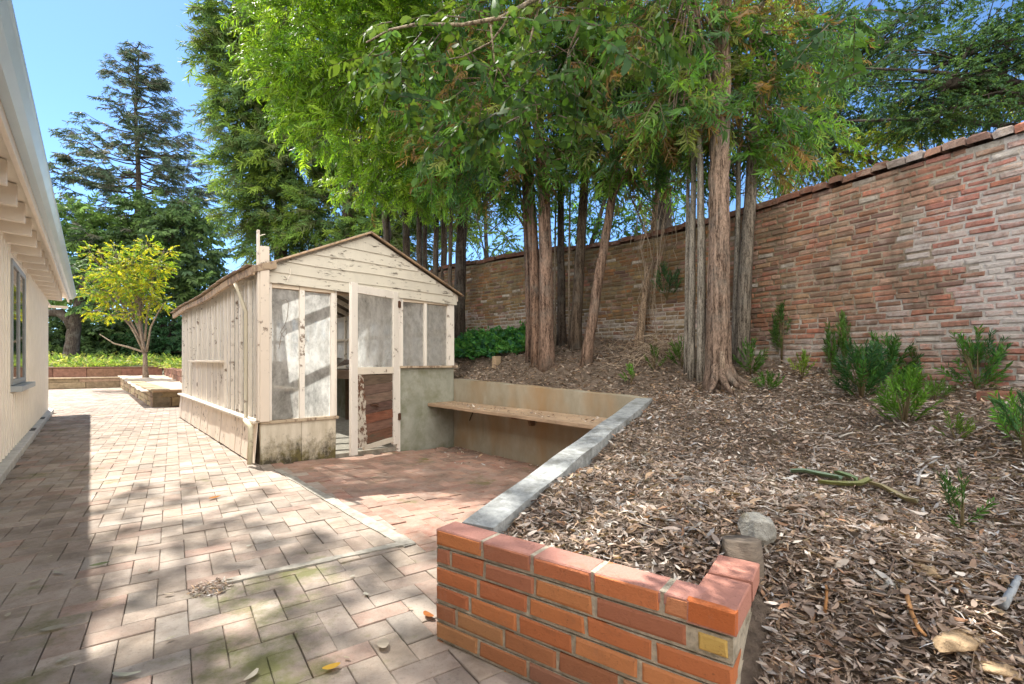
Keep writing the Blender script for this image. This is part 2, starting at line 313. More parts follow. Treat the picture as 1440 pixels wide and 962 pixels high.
def tree(name, label, trunk, rad, lobes, nspray, temps, mat, pal, group=None, col=BK_RED, bark='bark', nring=14, ridge=.06, down=.35, limbs=2, sc_=(.8,1.2), shell=.45, flare=1.35, sub=6, cat='tree', lr=.3, leafname='crown', ridges=7, out=1.0):
    """tapered trunk through world points, limbs reaching into each lobe, leaf sprays in the lobes"""
    trunk=[np.asarray(p,float) for p in trunk]; base=trunk[0]
    root=empty(name,base,label,cat,0,group); mb=MB()
    pts=[];rr=[]
    for i in range(len(trunk)-1):
        for k in range(sub):
            x=(i+k/sub)/(len(trunk)-1); p=trunk[i]+(trunk[i+1]-trunk[i])*k/sub
            pts.append(p+np.array([random.gauss(0,rad*.035),random.gauss(0,rad*.035),0])*(i+k>0)-base); r=rad*(1-.55*x); rr.append(r)
    pts.append(trunk[-1]-base); rr.append(rad*.42); pts[0]=pts[0]-np.array([0,0,.12]); rr[0]*=flare
    if len(rr)>2: rr[1]*=1+(flare-1)*.35
    mb.tube(pts,rr,nring,col,0,ridge,True,ridges)
    obj('trunk',mb,M[bark],root,True)
    if lobes:
        lm=MB()
        for l in lobes:
            c=np.array(l[:3])-base
            for q in range(limbs):
                k=random.randrange(int(len(pts)*.45),len(pts)); a=pts[k]
                tgt=c+np.array([random.uniform(-.6,.6)*l[3],random.uniform(-.6,.6)*l[4],random.uniform(-.3,.5)*l[5]])
                pp=limb(lm,a,tgt,max(rr[k]*lr,.012),.006,.06,6,6,col)
                for g in range(3):
                    e=c+np.array([random.uniform(-.9,.9)*l[3],random.uniform(-.9,.9)*l[4],random.uniform(-.8,.8)*l[5]])
                    limb(lm,pp[random.randrange(3,6)],e,max(rr[k]*lr*.4,.008),.004,.03,4,4,col)
        
        if lm.v: obj('limbs',lm,M['bark2'],root,True)
        crown(leafname,root,lobes,nspray,temps,M[mat],pal,sc_,down,tuple(c*.7 for c in col),base,shell,out)
    return root
def L(u,v,d,ru,rv,rd=None,w=None):                 # a crown lobe: centre seen at (u,v), d metres away, half sizes in metres
    p=at(u,v,d); r=(p[0],p[1],p[2],ru,rd or ru,rv); return r if w is None else (*r,w)
# ================================================================== LIGHT, SKY, CAMERA
sun_h=unit(-.23*D2+1.95*D1); EL=math.atan2(2.42,1.964)
sd=np.array([sun_h[0]*math.cos(EL),sun_h[1]*math.cos(EL),math.sin(EL)])
sl=bpy.data.lights.new('sun','SUN'); sl.energy=3.15; sl.angle=math.radians(.55); sl.color=(1,.945,.86)
so=link(bpy.data.objects.new('sun',sl)); so.rotation_euler=Vector(sd).to_track_quat('Z','Y').to_euler(); so.location=(-8,8,14)
wd=bpy.data.worlds.new('World'); sc.world=wd; wd.use_nodes=True; nt=wd.node_tree
sk=nt.nodes.new('ShaderNodeTexSky'); sk.sky_type='NISHITA'; sk.sun_disc=False; sk.sun_elevation=EL; sk.sun_rotation=math.atan2(sd[0],sd[1]); sk.air_density=.72; sk.dust_density=.1; sk.ozone_density=4
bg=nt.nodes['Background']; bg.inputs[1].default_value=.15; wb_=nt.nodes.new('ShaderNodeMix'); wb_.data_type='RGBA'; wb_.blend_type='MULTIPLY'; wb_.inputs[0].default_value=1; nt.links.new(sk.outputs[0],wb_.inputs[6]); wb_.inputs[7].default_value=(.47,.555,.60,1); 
def wn(k,**kw):
    o=nt.nodes.new(k)
    for a,b in kw.items(): setattr(o,a,b)
    return o
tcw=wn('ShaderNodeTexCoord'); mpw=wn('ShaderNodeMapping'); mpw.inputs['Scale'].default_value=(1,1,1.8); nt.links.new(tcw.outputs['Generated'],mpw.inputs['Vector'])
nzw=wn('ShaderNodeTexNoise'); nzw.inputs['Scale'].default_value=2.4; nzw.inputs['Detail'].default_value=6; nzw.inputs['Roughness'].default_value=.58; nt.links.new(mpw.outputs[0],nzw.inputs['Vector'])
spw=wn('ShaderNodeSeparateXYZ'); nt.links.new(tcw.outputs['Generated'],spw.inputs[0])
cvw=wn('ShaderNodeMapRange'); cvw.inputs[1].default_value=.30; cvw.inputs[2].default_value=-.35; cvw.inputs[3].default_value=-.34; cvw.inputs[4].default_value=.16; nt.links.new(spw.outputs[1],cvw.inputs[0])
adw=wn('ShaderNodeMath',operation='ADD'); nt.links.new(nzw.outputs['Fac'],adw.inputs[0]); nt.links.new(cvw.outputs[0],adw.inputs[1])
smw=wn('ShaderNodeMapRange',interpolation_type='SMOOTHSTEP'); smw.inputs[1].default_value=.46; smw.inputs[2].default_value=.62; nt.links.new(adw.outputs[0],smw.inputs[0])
clw=wn('ShaderNodeMix',data_type='RGBA'); nt.links.new(smw.outputs[0],clw.inputs[0]); nt.links.new(wb_.outputs[2],clw.inputs[6]); clw.inputs[7].default_value=(7.6,7.2,6.7,1); nt.links.new(clw.outputs[2],bg.inputs[0])   # unseen bright cloud bank added behind the camera as fill for the shade
cam=bpy.data.cameras.new('camera'); cam.sensor_width=36; cam.lens=F/1440*36; cam.shift_y=27/1440; cam.clip_end=600; cam.clip_start=.02
co=link(bpy.data.objects.new('camera',cam)); co.location=(0,0,EYE); co.rotation_euler=(math.pi/2,0,0); sc.camera=co
vs=sc.view_settings; vs.view_transform='Standard'; vs.look='None'; vs.gamma=1; vs.exposure=1.78; vs.use_curve_mapping=False
sc.cycles.max_bounces=8; sc.cycles.transparent_max_bounces=12; sc.cycles.use_denoising=True; sc.cycles.denoising_prefilter='ACCURATE'; sc.cycles.denoising_input_passes='RGB_ALBEDO_NORMAL'

# ================================================================== GROUND
def pz(s): return -.035*min(max(s,0),2.4)
def tps(P):
    P=np.array(P,float); X=P[:,:2]; n=len(P)
    U=lambda r: np.where(r>1e-9,r*r*np.log(r+1e-12),0)
    K=U(np.linalg.norm(X[:,None]-X[None],axis=2))+np.eye(n)*.02; Q=np.hstack([np.ones((n,1)),X])
    Am=np.vstack([np.hstack([K,Q]),np.hstack([Q.T,np.zeros((3,3))])]); w=np.linalg.solve(Am,np.concatenate([P[:,2],np.zeros(3)]))
    def f(x,y):
        q=np.stack([np.atleast_1d(x),np.atleast_1d(y)],axis=-1).reshape(-1,2)
        return U(np.linalg.norm(q[:,None]-X[None],axis=2))@w[:n]+np.hstack([np.ones((len(q),1)),q])@w[n:]
    return f
def Wxy(s,t,z): p=W(s,t); return (p[0],p[1],z)
CP=[(.02,1.82,.372),(.38,2.35,.44),(.80,3.05,.535),(1.22,4.02,.66),(.2,1.64,.372),(.45,1.45,.365),(.75,1.32,.21),(.74,1.52,.37),(.66,1.08,.07),(.95,1.1,.14),
 (1.0,1.55,.36),(1.4,1.5,.36),(1.35,1.15,.26),(1.11,1.35,.30),(1.78,1.92,.41),(1.24,1.78,.395),(1.82,2.58,.50),(.92,2.73,.475),(1.4,3.2,.61),(2.5,2.4,.66),(2.4,2.85,.66),
 (3.15,2.98,.825),(3.7,1.9,.78),(2.33,4.66,1.055),(1.74,5.37,1.15),(1.22,6.05,1.28),(.77,6.35,1.31),(.13,6.9,1.36),(-.81,7.9,1.44),(1.81,4.25,.80),(.40,5.7,.985),
 Wxy(2.42,0,.75),Wxy(2.42,-1.3,.715),Wxy(2.42,-2.5,.67),Wxy(2.45,1,.95),Wxy(2.45,2.2,1.05),Wxy(2.5,5,1.2),(.5,.3,0),(1.5,.6,.1),(2.5,1.3,.45),(3,.5,.42),(.8,-2,0),(3.5,-2,.5),
 (6,3,1.2),(4,6,1.35),(0,10,1.6),(8,8,1.5),(2,9,1.5),(10,2,1.3),(14,14,1.6),(-4,16,1.6),(4,20,1.7),(14,-2,1.2)]
soilf=tps(CP)
def soilz(x,y): return float(soilf(x,y)[0])
PA=np.array([-.274,1.739]); E1=unit(np.array([.535,1.156])-PA); E2=np.array([-E1[1],E1[0]]); PLEN=.997
def PL(a,b,z): q=PA+a*E1+b*E2; return np.array([q[0],q[1],z])
CD0=np.array([-.185,1.797]); CC0=np.array([1.055,4.098]); CDIR=unit(CC0-CD0); CPER=np.array([CDIR[1],-CDIR[0]])
poly=[(.57,-3),tuple(PL(PLEN-.05,.05,0)[:2]),tuple((CD0+CPER*.07)),tuple((CC0+CPER*.06+CDIR*.03)),tuple(W(2.30,0)[:2]),tuple(W(2.17,.1)[:2]),tuple(W(2.17,34)[:2]),(40,40),(40,-3)]
PX=np.array(poly)
def inpoly(x,y,P=PX):
    x=np.asarray(x);y=np.asarray(y); r=np.zeros(x.shape,bool); j=len(P)-1
    for i in range(len(P)):
        c=((P[i,1]>y)!=(P[j,1]>y))&(x<(P[j,0]-P[i,0])*(y-P[i,1])/(P[j,1]-P[i,1]+1e-12)+P[i,0]); r^=c; j=i
    return r
gx=np.concatenate([np.arange(-22,-1.5,.5),np.arange(-1.5,3.7,.04),np.arange(3.7,36,.8)]); gy=np.concatenate([np.arange(-3,.3,.3),np.arange(.3,7,.04),np.arange(7,36,.6)])
X,Y=np.meshgrid(gx,gy); Z=soilf(X.ravel(),Y.ravel()).reshape(X.shape)
far=np.clip((np.hypot(X,Y-3)-9)/6,0,1); Z=Z*(1-far)+1.5*far
def bump(x,y): return sum(np.sin(x*a+y*b+c)*h for a,b,c,h in ((7,3,1,.008),(-5,9,2,.008),(17,11,.3,.005),(13,-19,4,.005),(31,27,2,.002)))
bmp=bump(X,Y)
Z=Z+bmp*(1-far)
n0,n1=X.shape; ii=np.arange(n0*n1).reshape(n0,n1); Q=np.stack([ii[:-1,:-1],ii[:-1,1:],ii[1:,1:],ii[1:,:-1]],-1).reshape(-1,4)
cxm=((X[:-1,:-1]+X[1:,1:])/2).ravel(); cym=((Y[:-1,:-1]+Y[1:,1:])/2).ravel(); Q=Q[inpoly(cxm,cym)]
used,inv=np.unique(Q,return_inverse=True); V=np.stack([X.ravel(),Y.ravel(),Z.ravel()],-1)[used]
o=quads('soil',V,inv.reshape(-1,4),np.tile([.20,.155,.12],(len(V),1)),M['soil']); tag(o,kind='structure')
for q in o.data.polygons: q.use_smooth=True
soilf0=soilf
def soilf(x,y): x=np.atleast_1d(x);y=np.atleast_1d(y); return soilf0(x,y)+bump(x,y)
def ground_hit(u,v,f=None):
    f=f or soilz; lo=.7
    for d in np.arange(.8,20,.02):
        p=at(u,v,d)
        if p[2]<=f(p[0],p[1]): return np.array([p[0],p[1],f(p[0],p[1])])
    return at(u,v,5)
mb=MB(); mb.add([(-400,-400,-.2),(400,-400,-.2),(400,400,-.2),(-400,400,-.2)],[(0,1,2,3)]); tag(obj('ground',mb,M['ground']),kind='structure')
# paving: sand bed and herringbone bricks
mb=MB()
for s0,s1,t0,t1 in ((-1.85,0,-7,20.5),(0,1.2,-7,-.02),(1.2,2.4,-7,-.02),(-8,-1.85,8.0,20.5),(0,2.6,5.35,8.2)):
    mb.add([W(s0,t0,pz(s0)-.012),W(s1,t0,pz(s1)-.012),W(s1,t1,pz(s1)-.012),W(s0,t1,pz(s0)-.012)],[(0,1,2,3)])
jb=mb; mb=MB(); cell=.1045; ra=math.radians(-6); ux=math.cos(ra)*D2+math.sin(ra)*D1; uy=-math.sin(ra)*D2+math.cos(ra)*D1
PCOL=[(.41,.315,.26),(.45,.36,.295),(.38,.31,.26),(.47,.39,.325),(.39,.285,.23),(.42,.345,.295),(.36,.315,.275),(.40,.32,.265),(.43,.345,.27),(.37,.30,.24),(.41,.27,.215),(.31,.25,.205)]
org=W(0,-2.6)[:2]; HOLE=[W(-.86,-2.66)[:2]]
def paveok(s,t):
    if t<-6.2 or t>20: return False
    if s<-1.83: return t>8.0 and s>-7
    if s<.0 and t>-.03: return not(s>-.22 and t>7.75) and t<18.6
    if t>-.03: return 5.4<t<7.7 and s<2.5
    return s<2.36
for i in range(-130,110):
    for j in range(-90,260):
        m=(i-j)%4
        if m not in (0,3): continue
        w_,h_=(2,1) if m==0 else (1,2)
        c=org+ux*cell*(i+w_/2)+uy*cell*(j+h_/2); s,tt=ST(*c)
        if not paveok(s,tt): continue
        if bool(inpoly(np.array([c[0]]),np.array([c[1]]))[0]) and tt<0: 
            if (c-PA)@E1>.12 and c[1]>.2: continue
        if s>2.25 and tt<0: continue
        if tt<0 and -2.72<tt and False and abs(s-.02)<.055: continue                     # room for the concrete strip
        if -2.80<tt-0.155*(-s)*-1<-0 and False: continue
        if min(np.linalg.norm(c-h) for h in HOLE)<.075: continue
        col=np.array(random.choice(PCOL))*random.uniform(.74,1.2)
        if s>.1 and tt<0: col=col*np.array([.98,.66,.58])                      # tints the court bricks redder and somewhat darker
        z=pz(s)+random.uniform(-.003,.003); n=unit([random.gauss(0,.012),random.gauss(0,.012),1])
        mb.brick((c[0],c[1],z),(*ux,0),(*uy,0),n,w_*cell-.0028,h_*cell-.0028,.03,.0024,col,.0009,0)
nb=len(mb.v); mb.v+=jb.v; mb.c+=jb.c; mb.f+=[tuple(i+nb for i in f) for f in jb.f]; mb.m+=[1]*len(jb.f)
tag(obj('paving',mb,[M['paver'],M['joint']]),kind='structure')
mb=MB()
def stripseg(a,b,w0,w1,z):
    a,b=np.array(a),np.array(b); d=unit(b-a); p=np.array([-d[1],d[0]]); n=16; V=[]
    for k in range(n+1):
        q=a+(b-a)*k/n; w=w0+(w1-w0)*k/n
        for sg in (1,-1): r=q+p*sg*(w/2+random.uniform(-.006,.006)); V.append((r[0],r[1],z))
    mb.add(V+[(x,y,z-.04) for x,y,_ in V],[(2*k,2*k+1,2*k+3,2*k+2) for k in range(n)]+[(2*k+2,2*k,2*k+2*(n+1),2*k+2+2*(n+1))[::-1] for k in range(n)]+[(2*k+1,2*k+3,2*k+3+2*(n+1),2*k+1+2*(n+1))[::-1] for k in range(n)])
stripseg(W(.03,-.35)[:2],W(.04,-2.80)[:2],.05,.08,.0052); stripseg(W(.08,-2.76)[:2],W(-.80,-2.64)[:2],.055,.04,.0085)
tag(obj('concrete_strip',mb,M['strip']),kind='structure')

# ================================================================== HOUSE  (local x across the path, y along it)
hl=empty('house',W(0,0),'cream board and batten house along the left edge of the brick path','house',ANG)
XW=-1.912; YE=7.9; YB=-9.0
mb=MB(); c1=(1,1,1)
mb.box(XW-6,XW,YB,2.25,.06,2.17,c1); mb.box(XW-6,XW,3.65,YE,.06,2.17,c1); mb.box(XW-6,XW,2.25,3.65,.06,.74,c1); mb.box(XW-6,XW,2.25,3.65,2.10,2.17,c1)
mb.box(XW-6,XW-.3,2.25,3.65,.74,2.10,c1)
y=YB+.1
while y<YE-.03:
    for (a,b) in ([(.07,2.165)] if not 2.1<y<3.72 else [(.07,.66)]): mb.box(XW,XW+.03,y,y+.045,a,b,(.93,.92,.90))
    y+=.20
y=0.0
obj('wall',mb,M['cream'],hl,bevel=.004)
mb=MB(); mb.box(XW-.05,-1.815,YB,YE+.15,-.1,.065,(1,1,1)); fo=obj('foundation',mb,grit('pale_foundation',(.60,.585,.54),.25,12,.9,.4,.004),hl,bevel=.008)
for yy in (4.0,5.75):
    mb=MB(); mb.box(-1.895,-1.835,yy,yy+.32,.06,.068,(.05,.05,.045)); [mb.box(-1.892+.012*k,-1.887+.012*k,yy+.01,yy+.31,.068,.071,(.12,.12,.11)) for k in range(5)]
    obj('foundation_vent',mb,grit('dark_vent_%d'%int(yy*10),None,.2,20),hl)
win=MB(); x=XW
for a in ((2.25,2.32,.74,2.10),(3.58,3.65,.74,2.10),(2.92,2.98,.80,2.04)): win.box(x-.1,x+.02,*a,(1,1,1))
win.box(x-.1,x+.02,2.32,3.58,2.04,2.10); win.box(x-.1,x+.02,2.32,3.58,.74,.80)
wf=MB(); 
wf.v,wf.f,wf.c,wf.m=win.v,win.f,win.c,win.m
wo=obj('window',wf,M['winframe'],hl,bevel=.004)
for a,b in ((2.32,2.92),(2.98,3.58)):
    mb=MB(); mb.box(x-.0,x+.006,a,b,.80,2.04); obj('pane',mb,M['hglass'],wo)
mb=MB(); mb.box(x-.02,x+.10,2.15,3.75,.675,.735); obj('sill',mb,grit('grey_sill',(.42,.45,.46),.1,10,.6),wo,bevel=.006)
XG=-1.262
rl=XG-.417
for k in range(29):
    yy=YB+.3+k*.58
    if yy>YE+.8: break
    mb=MB(); mb.hexa([(XW-.02,yy,2.175),(rl,yy,2.158),(rl,yy+.06,2.158),(XW-.02,yy+.06,2.175),(XW-.02,yy,2.345),(rl,yy,2.318),(rl,yy+.06,2.318),(XW-.02,yy+.06,2.345)]); obj('rafter',mb,M['cream2'],hl,bevel=.004)
mb=MB(); mb.hexa([(XW-3,YB,2.70),(XG-.35,YB,2.322),(XG-.35,YE+.85,2.322),(XW-3,YE+.85,2.70),(XW-3,YB,2.73),(XG-.35,YB,2.35),(XG-.35,YE+.85,2.35),(XW-3,YE+.85,2.73)])
mb.box(XW-.02,XW,YB,YE,2.18,2.34); obj('soffit',mb,M['cream'],hl)
mb=MB(); mb.hexa([(XW-3,YB,2.735),(XG-.31,YB,2.40),(XG-.31,YE+.87,2.40),(XW-3,YE+.87,2.735),(XW-3,YB,2.78),(XG-.31,YB,2.43),(XG-.31,YE+.87,2.43),(XW-3,YE+.87,2.78)])
mb.hexa([(XW-6.2,YB,2.38),(XW-3,YB,2.735),(XW-3,YE+.87,2.735),(XW-6.2,YE+.87,2.38),(XW-6.2,YB,2.41),(XW-3,YB,2.78),(XW-3,YE+.87,2.78),(XW-6.2,YE+.87,2.41)]); obj('roof',mb,M['roofing'],hl)
mb=MB(); mb.prism([(XW,YE-.02,2.17),(XW-3,YE-.02,2.68),(XW-6,YE-.02,2.17)],(0,.02,0)); obj('gable',mb,M['cream'],hl)
mb=MB(); mb.box(XG-.375,XG-.345,YB,YE+.86,2.245,2.42); obj('fascia',mb,M['cream2'],hl,bevel=.005)
mb=MB(); prof=[(-.343,2.40),(-.343,2.315),(-.300,2.312),(-.268,2.345),(-.243,2.385),(-.235,2.395),(-.235,2.42),(-.241,2.42),(-.243,2.40),(-.275,2.36),(-.335,2.33),(-.337,2.40)]
mb.prism([(XG+a,YB,b) for a,b in prof],(0,YE+.9-YB,0)); go=obj('gutter',mb,M['gutter'],hl)
mb=MB(); mb.box(XW-.02,XG-.36,YE+.70,YE+.75,2.10,2.15); mb.box(XW-.02,XW+.03,YE-.01,YE+.75,2.10,2.15); obj('eave_bracket',mb,M['cream2'],hl,bevel=.004)
mb=MB(); mb.tube([(XG-.335,YE+.86,2.30),(XG-.30,YE+.90,2.26),(XG-.335,YE+.9,2.23)],.008,6,(.3,.3,.3)); obj('hook',mb,M['rust'],hl)

# ================================================================== GREENHOUSE
gh=empty('greenhouse',W(0,0),'old white timber greenhouse with peeling paint and dusty panes beside the path','greenhouse',ANG)
GW,GL=2.224,5.3; APX,APZ,EZL,EZR=1.085,2.40,1.90,1.855
mb=MB()
n=19
for k in range(n):
    a=k*GL/n; b=a+GL/n-.026; g=random.uniform(.94,1.1); tp=.001*random.uniform(-4,4)
    mb.hexa([(-.085+tp,a,.015),(-.074,a,.015),(-.074,b,.015),(-.085+tp,b,.015),(-.055+tp,a,.40),(-.044,a,.40),(-.044,b,.40),(-.055+tp,b,.40)],(g,g*.94,g*.88))
mb.box(-.03,.03,0,GL,-.05,.395,(.10,.08,.06)); obj('base_cladding',mb,M['paint'],gh,bevel=.003)
mb=MB(); mb.box(-.095,.07,-.02,GL+.03,.402,.428,(.93,.9,.86),0,.003); obj('sill',mb,M['paint'],gh,bevel=.004)
mb=MB(); mb.box(-.03,.345,-.035,.05,-.03,.388,(1,1,1),0,.002); mb.box(.349,.70,-.033,.05,-.03,.388,(1.03,1.02,.98),0,.002); mb.box(-.028,.702,-.02,.045,-.03,.386); obj('front_base',mb,M['whitepanel'],gh,bevel=.004)
mb=MB(); mb.box(-.03,.725,-.06,.08,.390,.418,(.9,.87,.8),0,.003); obj('front_sill',mb,M['paint_bare'],gh,bevel=.004)
mb=MB(); mb.box(1.462,GW,-.004,.10,-.2,.918); mb.box(GW-.12,GW,.10,GL,-.2,.87); obj('concrete_panel',mb,M['mossconc'],gh,bevel=.006)
mb=MB(); mb.box(1.45,GW+.035,-.05,.11,.920,.944,(1,.97,.9),0,.002); obj('window_sill',mb,M['paint_bare'],gh,bevel=.003)
mb=MB(); mb.box(-.045,.038,-.085,-.012,.42,2.10,(.86,.80,.74),0,.004); obj('corner_post',mb,M['paint'],gh,bevel=.005)
mb=MB(); mb.box(-.066,-.047,-.07,-.02,.43,2.255,(.80,.76,.72),0,.004); obj('side_post',mb,M['paint'],gh,bevel=.003)
mb=MB(); mb.tube([(-.047,-.05,2.20),(-.02,-.05,2.215),(.005,-.05,2.225)],.004,6,(1,1,1)); obj('hook',mb,M['cream'],gh)
# front left window
fr=MB(); fr.box(.042,.075,-.02,.04,.419,1.775); fr.box(.335,.385,-.025,.04,.419,1.722); fr.box(.655,.70,-.02,.04,.419,1.722); fr.box(.078,.333,-.012,.04,1.722,1.772,(.95,.87,.76)); fr.box(.337,.699,-.010,.04,1.724,1.772,(.95,.87,.76))
fo=obj('front_window',fr,M['paint'],gh,bevel=.003)
for a,b in ((.076,.334),(.386,.654)):
    mb=MB(); mb.add([(a,.01,.42),(b,.01,.42),(b,.01,1.722),(a,.01,1.722)],[(0,1,2,3)]); obj('pane',mb,M['glass'],fo)
mb=MB(); mb.tube([(.17,.004,1.60),(.21,.003,1.62),(.235,.004,1.58),(.225,.003,1.45),(.20,.004,1.36),(.16,.003,1.29),(.19,.004,1.24),(.22,.003,1.28),(.215,.004,1.33),(.17,.003,1.27),(.145,.004,1.12)],.003,5,(.25,.21,.17)); obj('dry_tendril',mb,M['twig'],gh)
# right window
fr=MB(); fr.box(1.462,1.50,-.02,.04,.945,1.735); fr.box(1.785,1.82,-.022,.04,.945,1.70); fr.box(2.12,GW-.005,-.02,.05,.945,1.735); fr.box(1.502,2.118,-.012,.04,1.70,1.734,(.95,.87,.76))
fo=obj('front_window',fr,M['paint'],gh,bevel=.003)
for a,b in ((1.50,1.785),(1.82,2.12)):
    mb=MB(); mb.add([(a,.01,.945),(b,.01,.945),(b,.01,1.70),(a,.01,1.70)],[(0,1,2,3)]); obj('pane',mb,M['glass'],fo)
mb=MB(); mb.box(1.412,1.459,-.03,.06,-.06,1.775); mb.box(.703,.722,-.005,.06,.42,1.80); mb.box(.722,1.41,.0,.06,1.79,1.83); obj('door_frame',mb,M['paint'],gh,bevel=.003)
# door, ajar
dm=MB(); dm.box(-.70,-.615,-.04,0,.02,1.82); dm.box(-.078,0,-.04,0,.045,1.80); dm.box(-.614,-.079,-.038,-.002,1.715,1.80); dm.box(-.614,-.079,-.038,-.002,.86,.935,(.95,.92,.85)); 
dm.hexa([(-.52,-.036,.05),(-.079,-.036,.075),(-.079,-.004,.075),(-.52,-.004,.05),(-.52,-.036,.10),(-.079,-.036,.13),(-.079,-.004,.13),(-.52,-.004,.10)],(.8,.78,.72))
do=obj('door',dm,M['paint'],gh,bevel=.003); do.location=(1.41,-.012,0); do.rotation_euler=(0,0,math.radians(20))
mb=MB(); mb.add([(-.614,-.02,.936),(-.079,-.02,.936),(-.079,-.02,1.714),(-.614,-.02,1.714)],[(0,1,2,3)]); obj('pane',mb,M['glass'],do)
mb=MB(); z=.10
RC=[(.17,.085,.055),(.20,.11,.08),(.22,.09,.055),(.13,.075,.06),(.21,.14,.105),(.17,.11,.085),(.14,.10,.07)]
for k in range(7):
    h=.108+random.uniform(-.015,.015); dz=.035
    mb.hexa([(-.53,-.03+random.uniform(-.01,.008),z),(-.085,-.03+random.uniform(-.008,.008),z+dz),(-.085,-.012,z+dz),(-.53,-.012,z),(-.53,-.03+random.uniform(-.004,.004),z+h-.004),(-.085,-.028,min(z+dz+h-.004,.858)),(-.085,-.012,min(z+dz+h-.004,.858)),(-.53,-.012,min(z+h-.004,.857))],RC[k]); z+=h
    if z>.80: break
obj('door_panel',mb,M['redwood'],do,bevel=.003)
mb=MB(); zz=[.09,.2,.32,.45,.58,.7,.855]; xs=[-.50,-.485,-.50,-.515,-.505,-.53,-.545]
for k in range(6): mb.hexa([(-.612,-.045,zz[k]),(xs[k],-.043,zz[k]),(xs[k],-.034,zz[k]),(-.612,-.034,zz[k]),(-.612,-.045,zz[k+1]),(xs[k+1],-.043,zz[k+1]),(xs[k+1],-.034,zz[k+1]),(-.612,-.034,zz[k+1])])
obj('peeling_board',mb,M['peelstrip'],do)
for zz in (1.62,.32):
    mb=MB(); mb.box(-.012,.03,-.052,-.043,zz,zz+.075,(1,1,1)); mb.tube([(.004,-.053,zz-.005),(.004,-.053,zz+.08)],.006,6); obj('hinge',mb,M['rust'],do)
mb=MB(); mb.box(-.44,-.33,-.05,-.04,.52,.535); mb.tube([(-.42,-.045,.53),(-.37,-.055,.52),(-.33,-.05,.50)],.008,6); obj('door_bolt',mb,M['rust'],do)
# gable boards
def gz(x): return EZL+(APZ-EZL)*x/APX if x<APX else APZ+(EZR-APZ)*(x-APX)/(GW-APX)
mb=MB(); bands=[1.765,1.885,2.005,2.125,2.25,2.42]
for k in range(5):
    z0,z1=bands[k]-(.012 if k else 0),bands[k+1]
    def xl(z): return max(-.02,(z-EZL)/(APZ-EZL)*APX) if z>EZL else -.02
    def xr(z): return min(GW+.02,APX+(APZ-z)/(APZ-EZR)*(GW-APX)) if z>EZR else GW+.02
    sl=.022
    pts=[]
    for x in np.linspace(xl(z0),xr(z0),25): pts.append((x,z0-sl*x+.004*math.sin(x*5+k)))
    top=[]
    for x in np.linspace(xr(z0),xl(z0),25): top.append((x,min(z1-sl*x+.004*math.sin(x*5+k+1),gz(min(max(x,0),GW))-.004)))
    top=[(x,max(z,z0-sl*x+.006)) for x,z in top]
    y0=-.045-.0; P=[]
    V=[(x,y0,z) for x,z in pts]+[(x,y0+.014,z) for x,z in top]+[(x,y0+.02,z) for x,z in pts]+[(x,y0+.024,z) for x,z in top]
    n=25; Fc=[(i,i+1,2*n-2-i,2*n-1-i) for i in range(n-1)]+[(2*n+i,2*n+i+1,i+1,i)[::1] for i in range(n-1)]+[(2*n+i+1,2*n+i,4*n-1-i,4*n-2-i) for i in range(n-1)]+[(2*n-1-i,2*n-2-i,4*n-2-i,4*n-1-i) for i in range(n-1)]
    g=random.uniform(.92,1.06); mb.add(V,Fc,(g,g*.99,g*.97))
obj('gable_cladding',mb,M['paint_gable'],gh)
mb=MB(); mb.prism([(0,.0,1.72),(GW,.0,1.69),(GW,.0,EZR-.01),(APX,.0,APZ-.02),(0,.0,EZL-.01)],(0,.02,0),(.5,.42,.33)); obj('gable_back',mb,M['paint_bare'],gh)
mb=MB(); mb.tube([(.235,-.052,1.92),(.232,-.054,1.86),(.215,-.052,1.83),(.21,-.052,1.79)],.004,6,(1,1,1)); obj('cable',mb,M['cream'],gh)
# roof
def slope(x0,x1,z0,z1,y0,y1,th,mat,name,col=(1,1,1),sag=0):
    mb=MB(); mb.hexa([(x0,y0,z0),(x1,y0,z1),(x1,y1,z1),(x0,y1,z0),(x0,y0,z0+th),(x1,y0,z1+th),(x1,y1,z1+th),(x0,y1,z0+th)],col); return obj(name,mb,mat,gh)
sL=(APZ-EZL)/APX; sR=(APZ-EZR)/(GW-APX)
YR=GL+.42; xe=-.09
mb=MB(); mb.add([(xe,.357,EZL+sL*xe+.03),(APX,.357,APZ+.03),(APX,YR-.3,APZ+.03),(xe,YR-.3,EZL+sL*xe+.03)],[(0,1,2,3)]); obj('roof_glass',mb,M['roofglass'],gh)
slope(xe,APX,EZL+sL*xe+.028,APZ+.028,-.075,.355,.016,M['paint_bare'],'roof_board',(.9,.85,.8)); slope(xe,APX,EZL+sL*xe+.028,APZ+.028,YR-.298,YR,.016,M['paint_bare'],'roof_board',(.9,.85,.8))
slope(APX,GW+.10,APZ+.028,EZR-sR*.10+.028,-.075,YR,.016,M['roofdebris'],'roof_covering')
mb=MB(); V=[]; n=60
for i in range(n+1):
    for j,xx in enumerate((-.012,.0,.04,.09,.16,.22)): 
        h=max(0,math.sin(i*.9)+.6*math.sin(i*2.3+j)+.4*math.sin(i*5.1+j*2))*.012*(1 if j<4 else .5)-(.012 if j==5 else 0)
        V.append((xe+xx,.02+i*(YR-.1)/n,EZL+sL*(xe+xx)+.052+h))
mb.add(V,[(i*6+j,i*6+j+1,i*6+j+7,i*6+j+6) for i in range(n) for j in range(5)],(.9,.9,.9))
obj('roof_moss',mb,M['roofdebris'],gh)
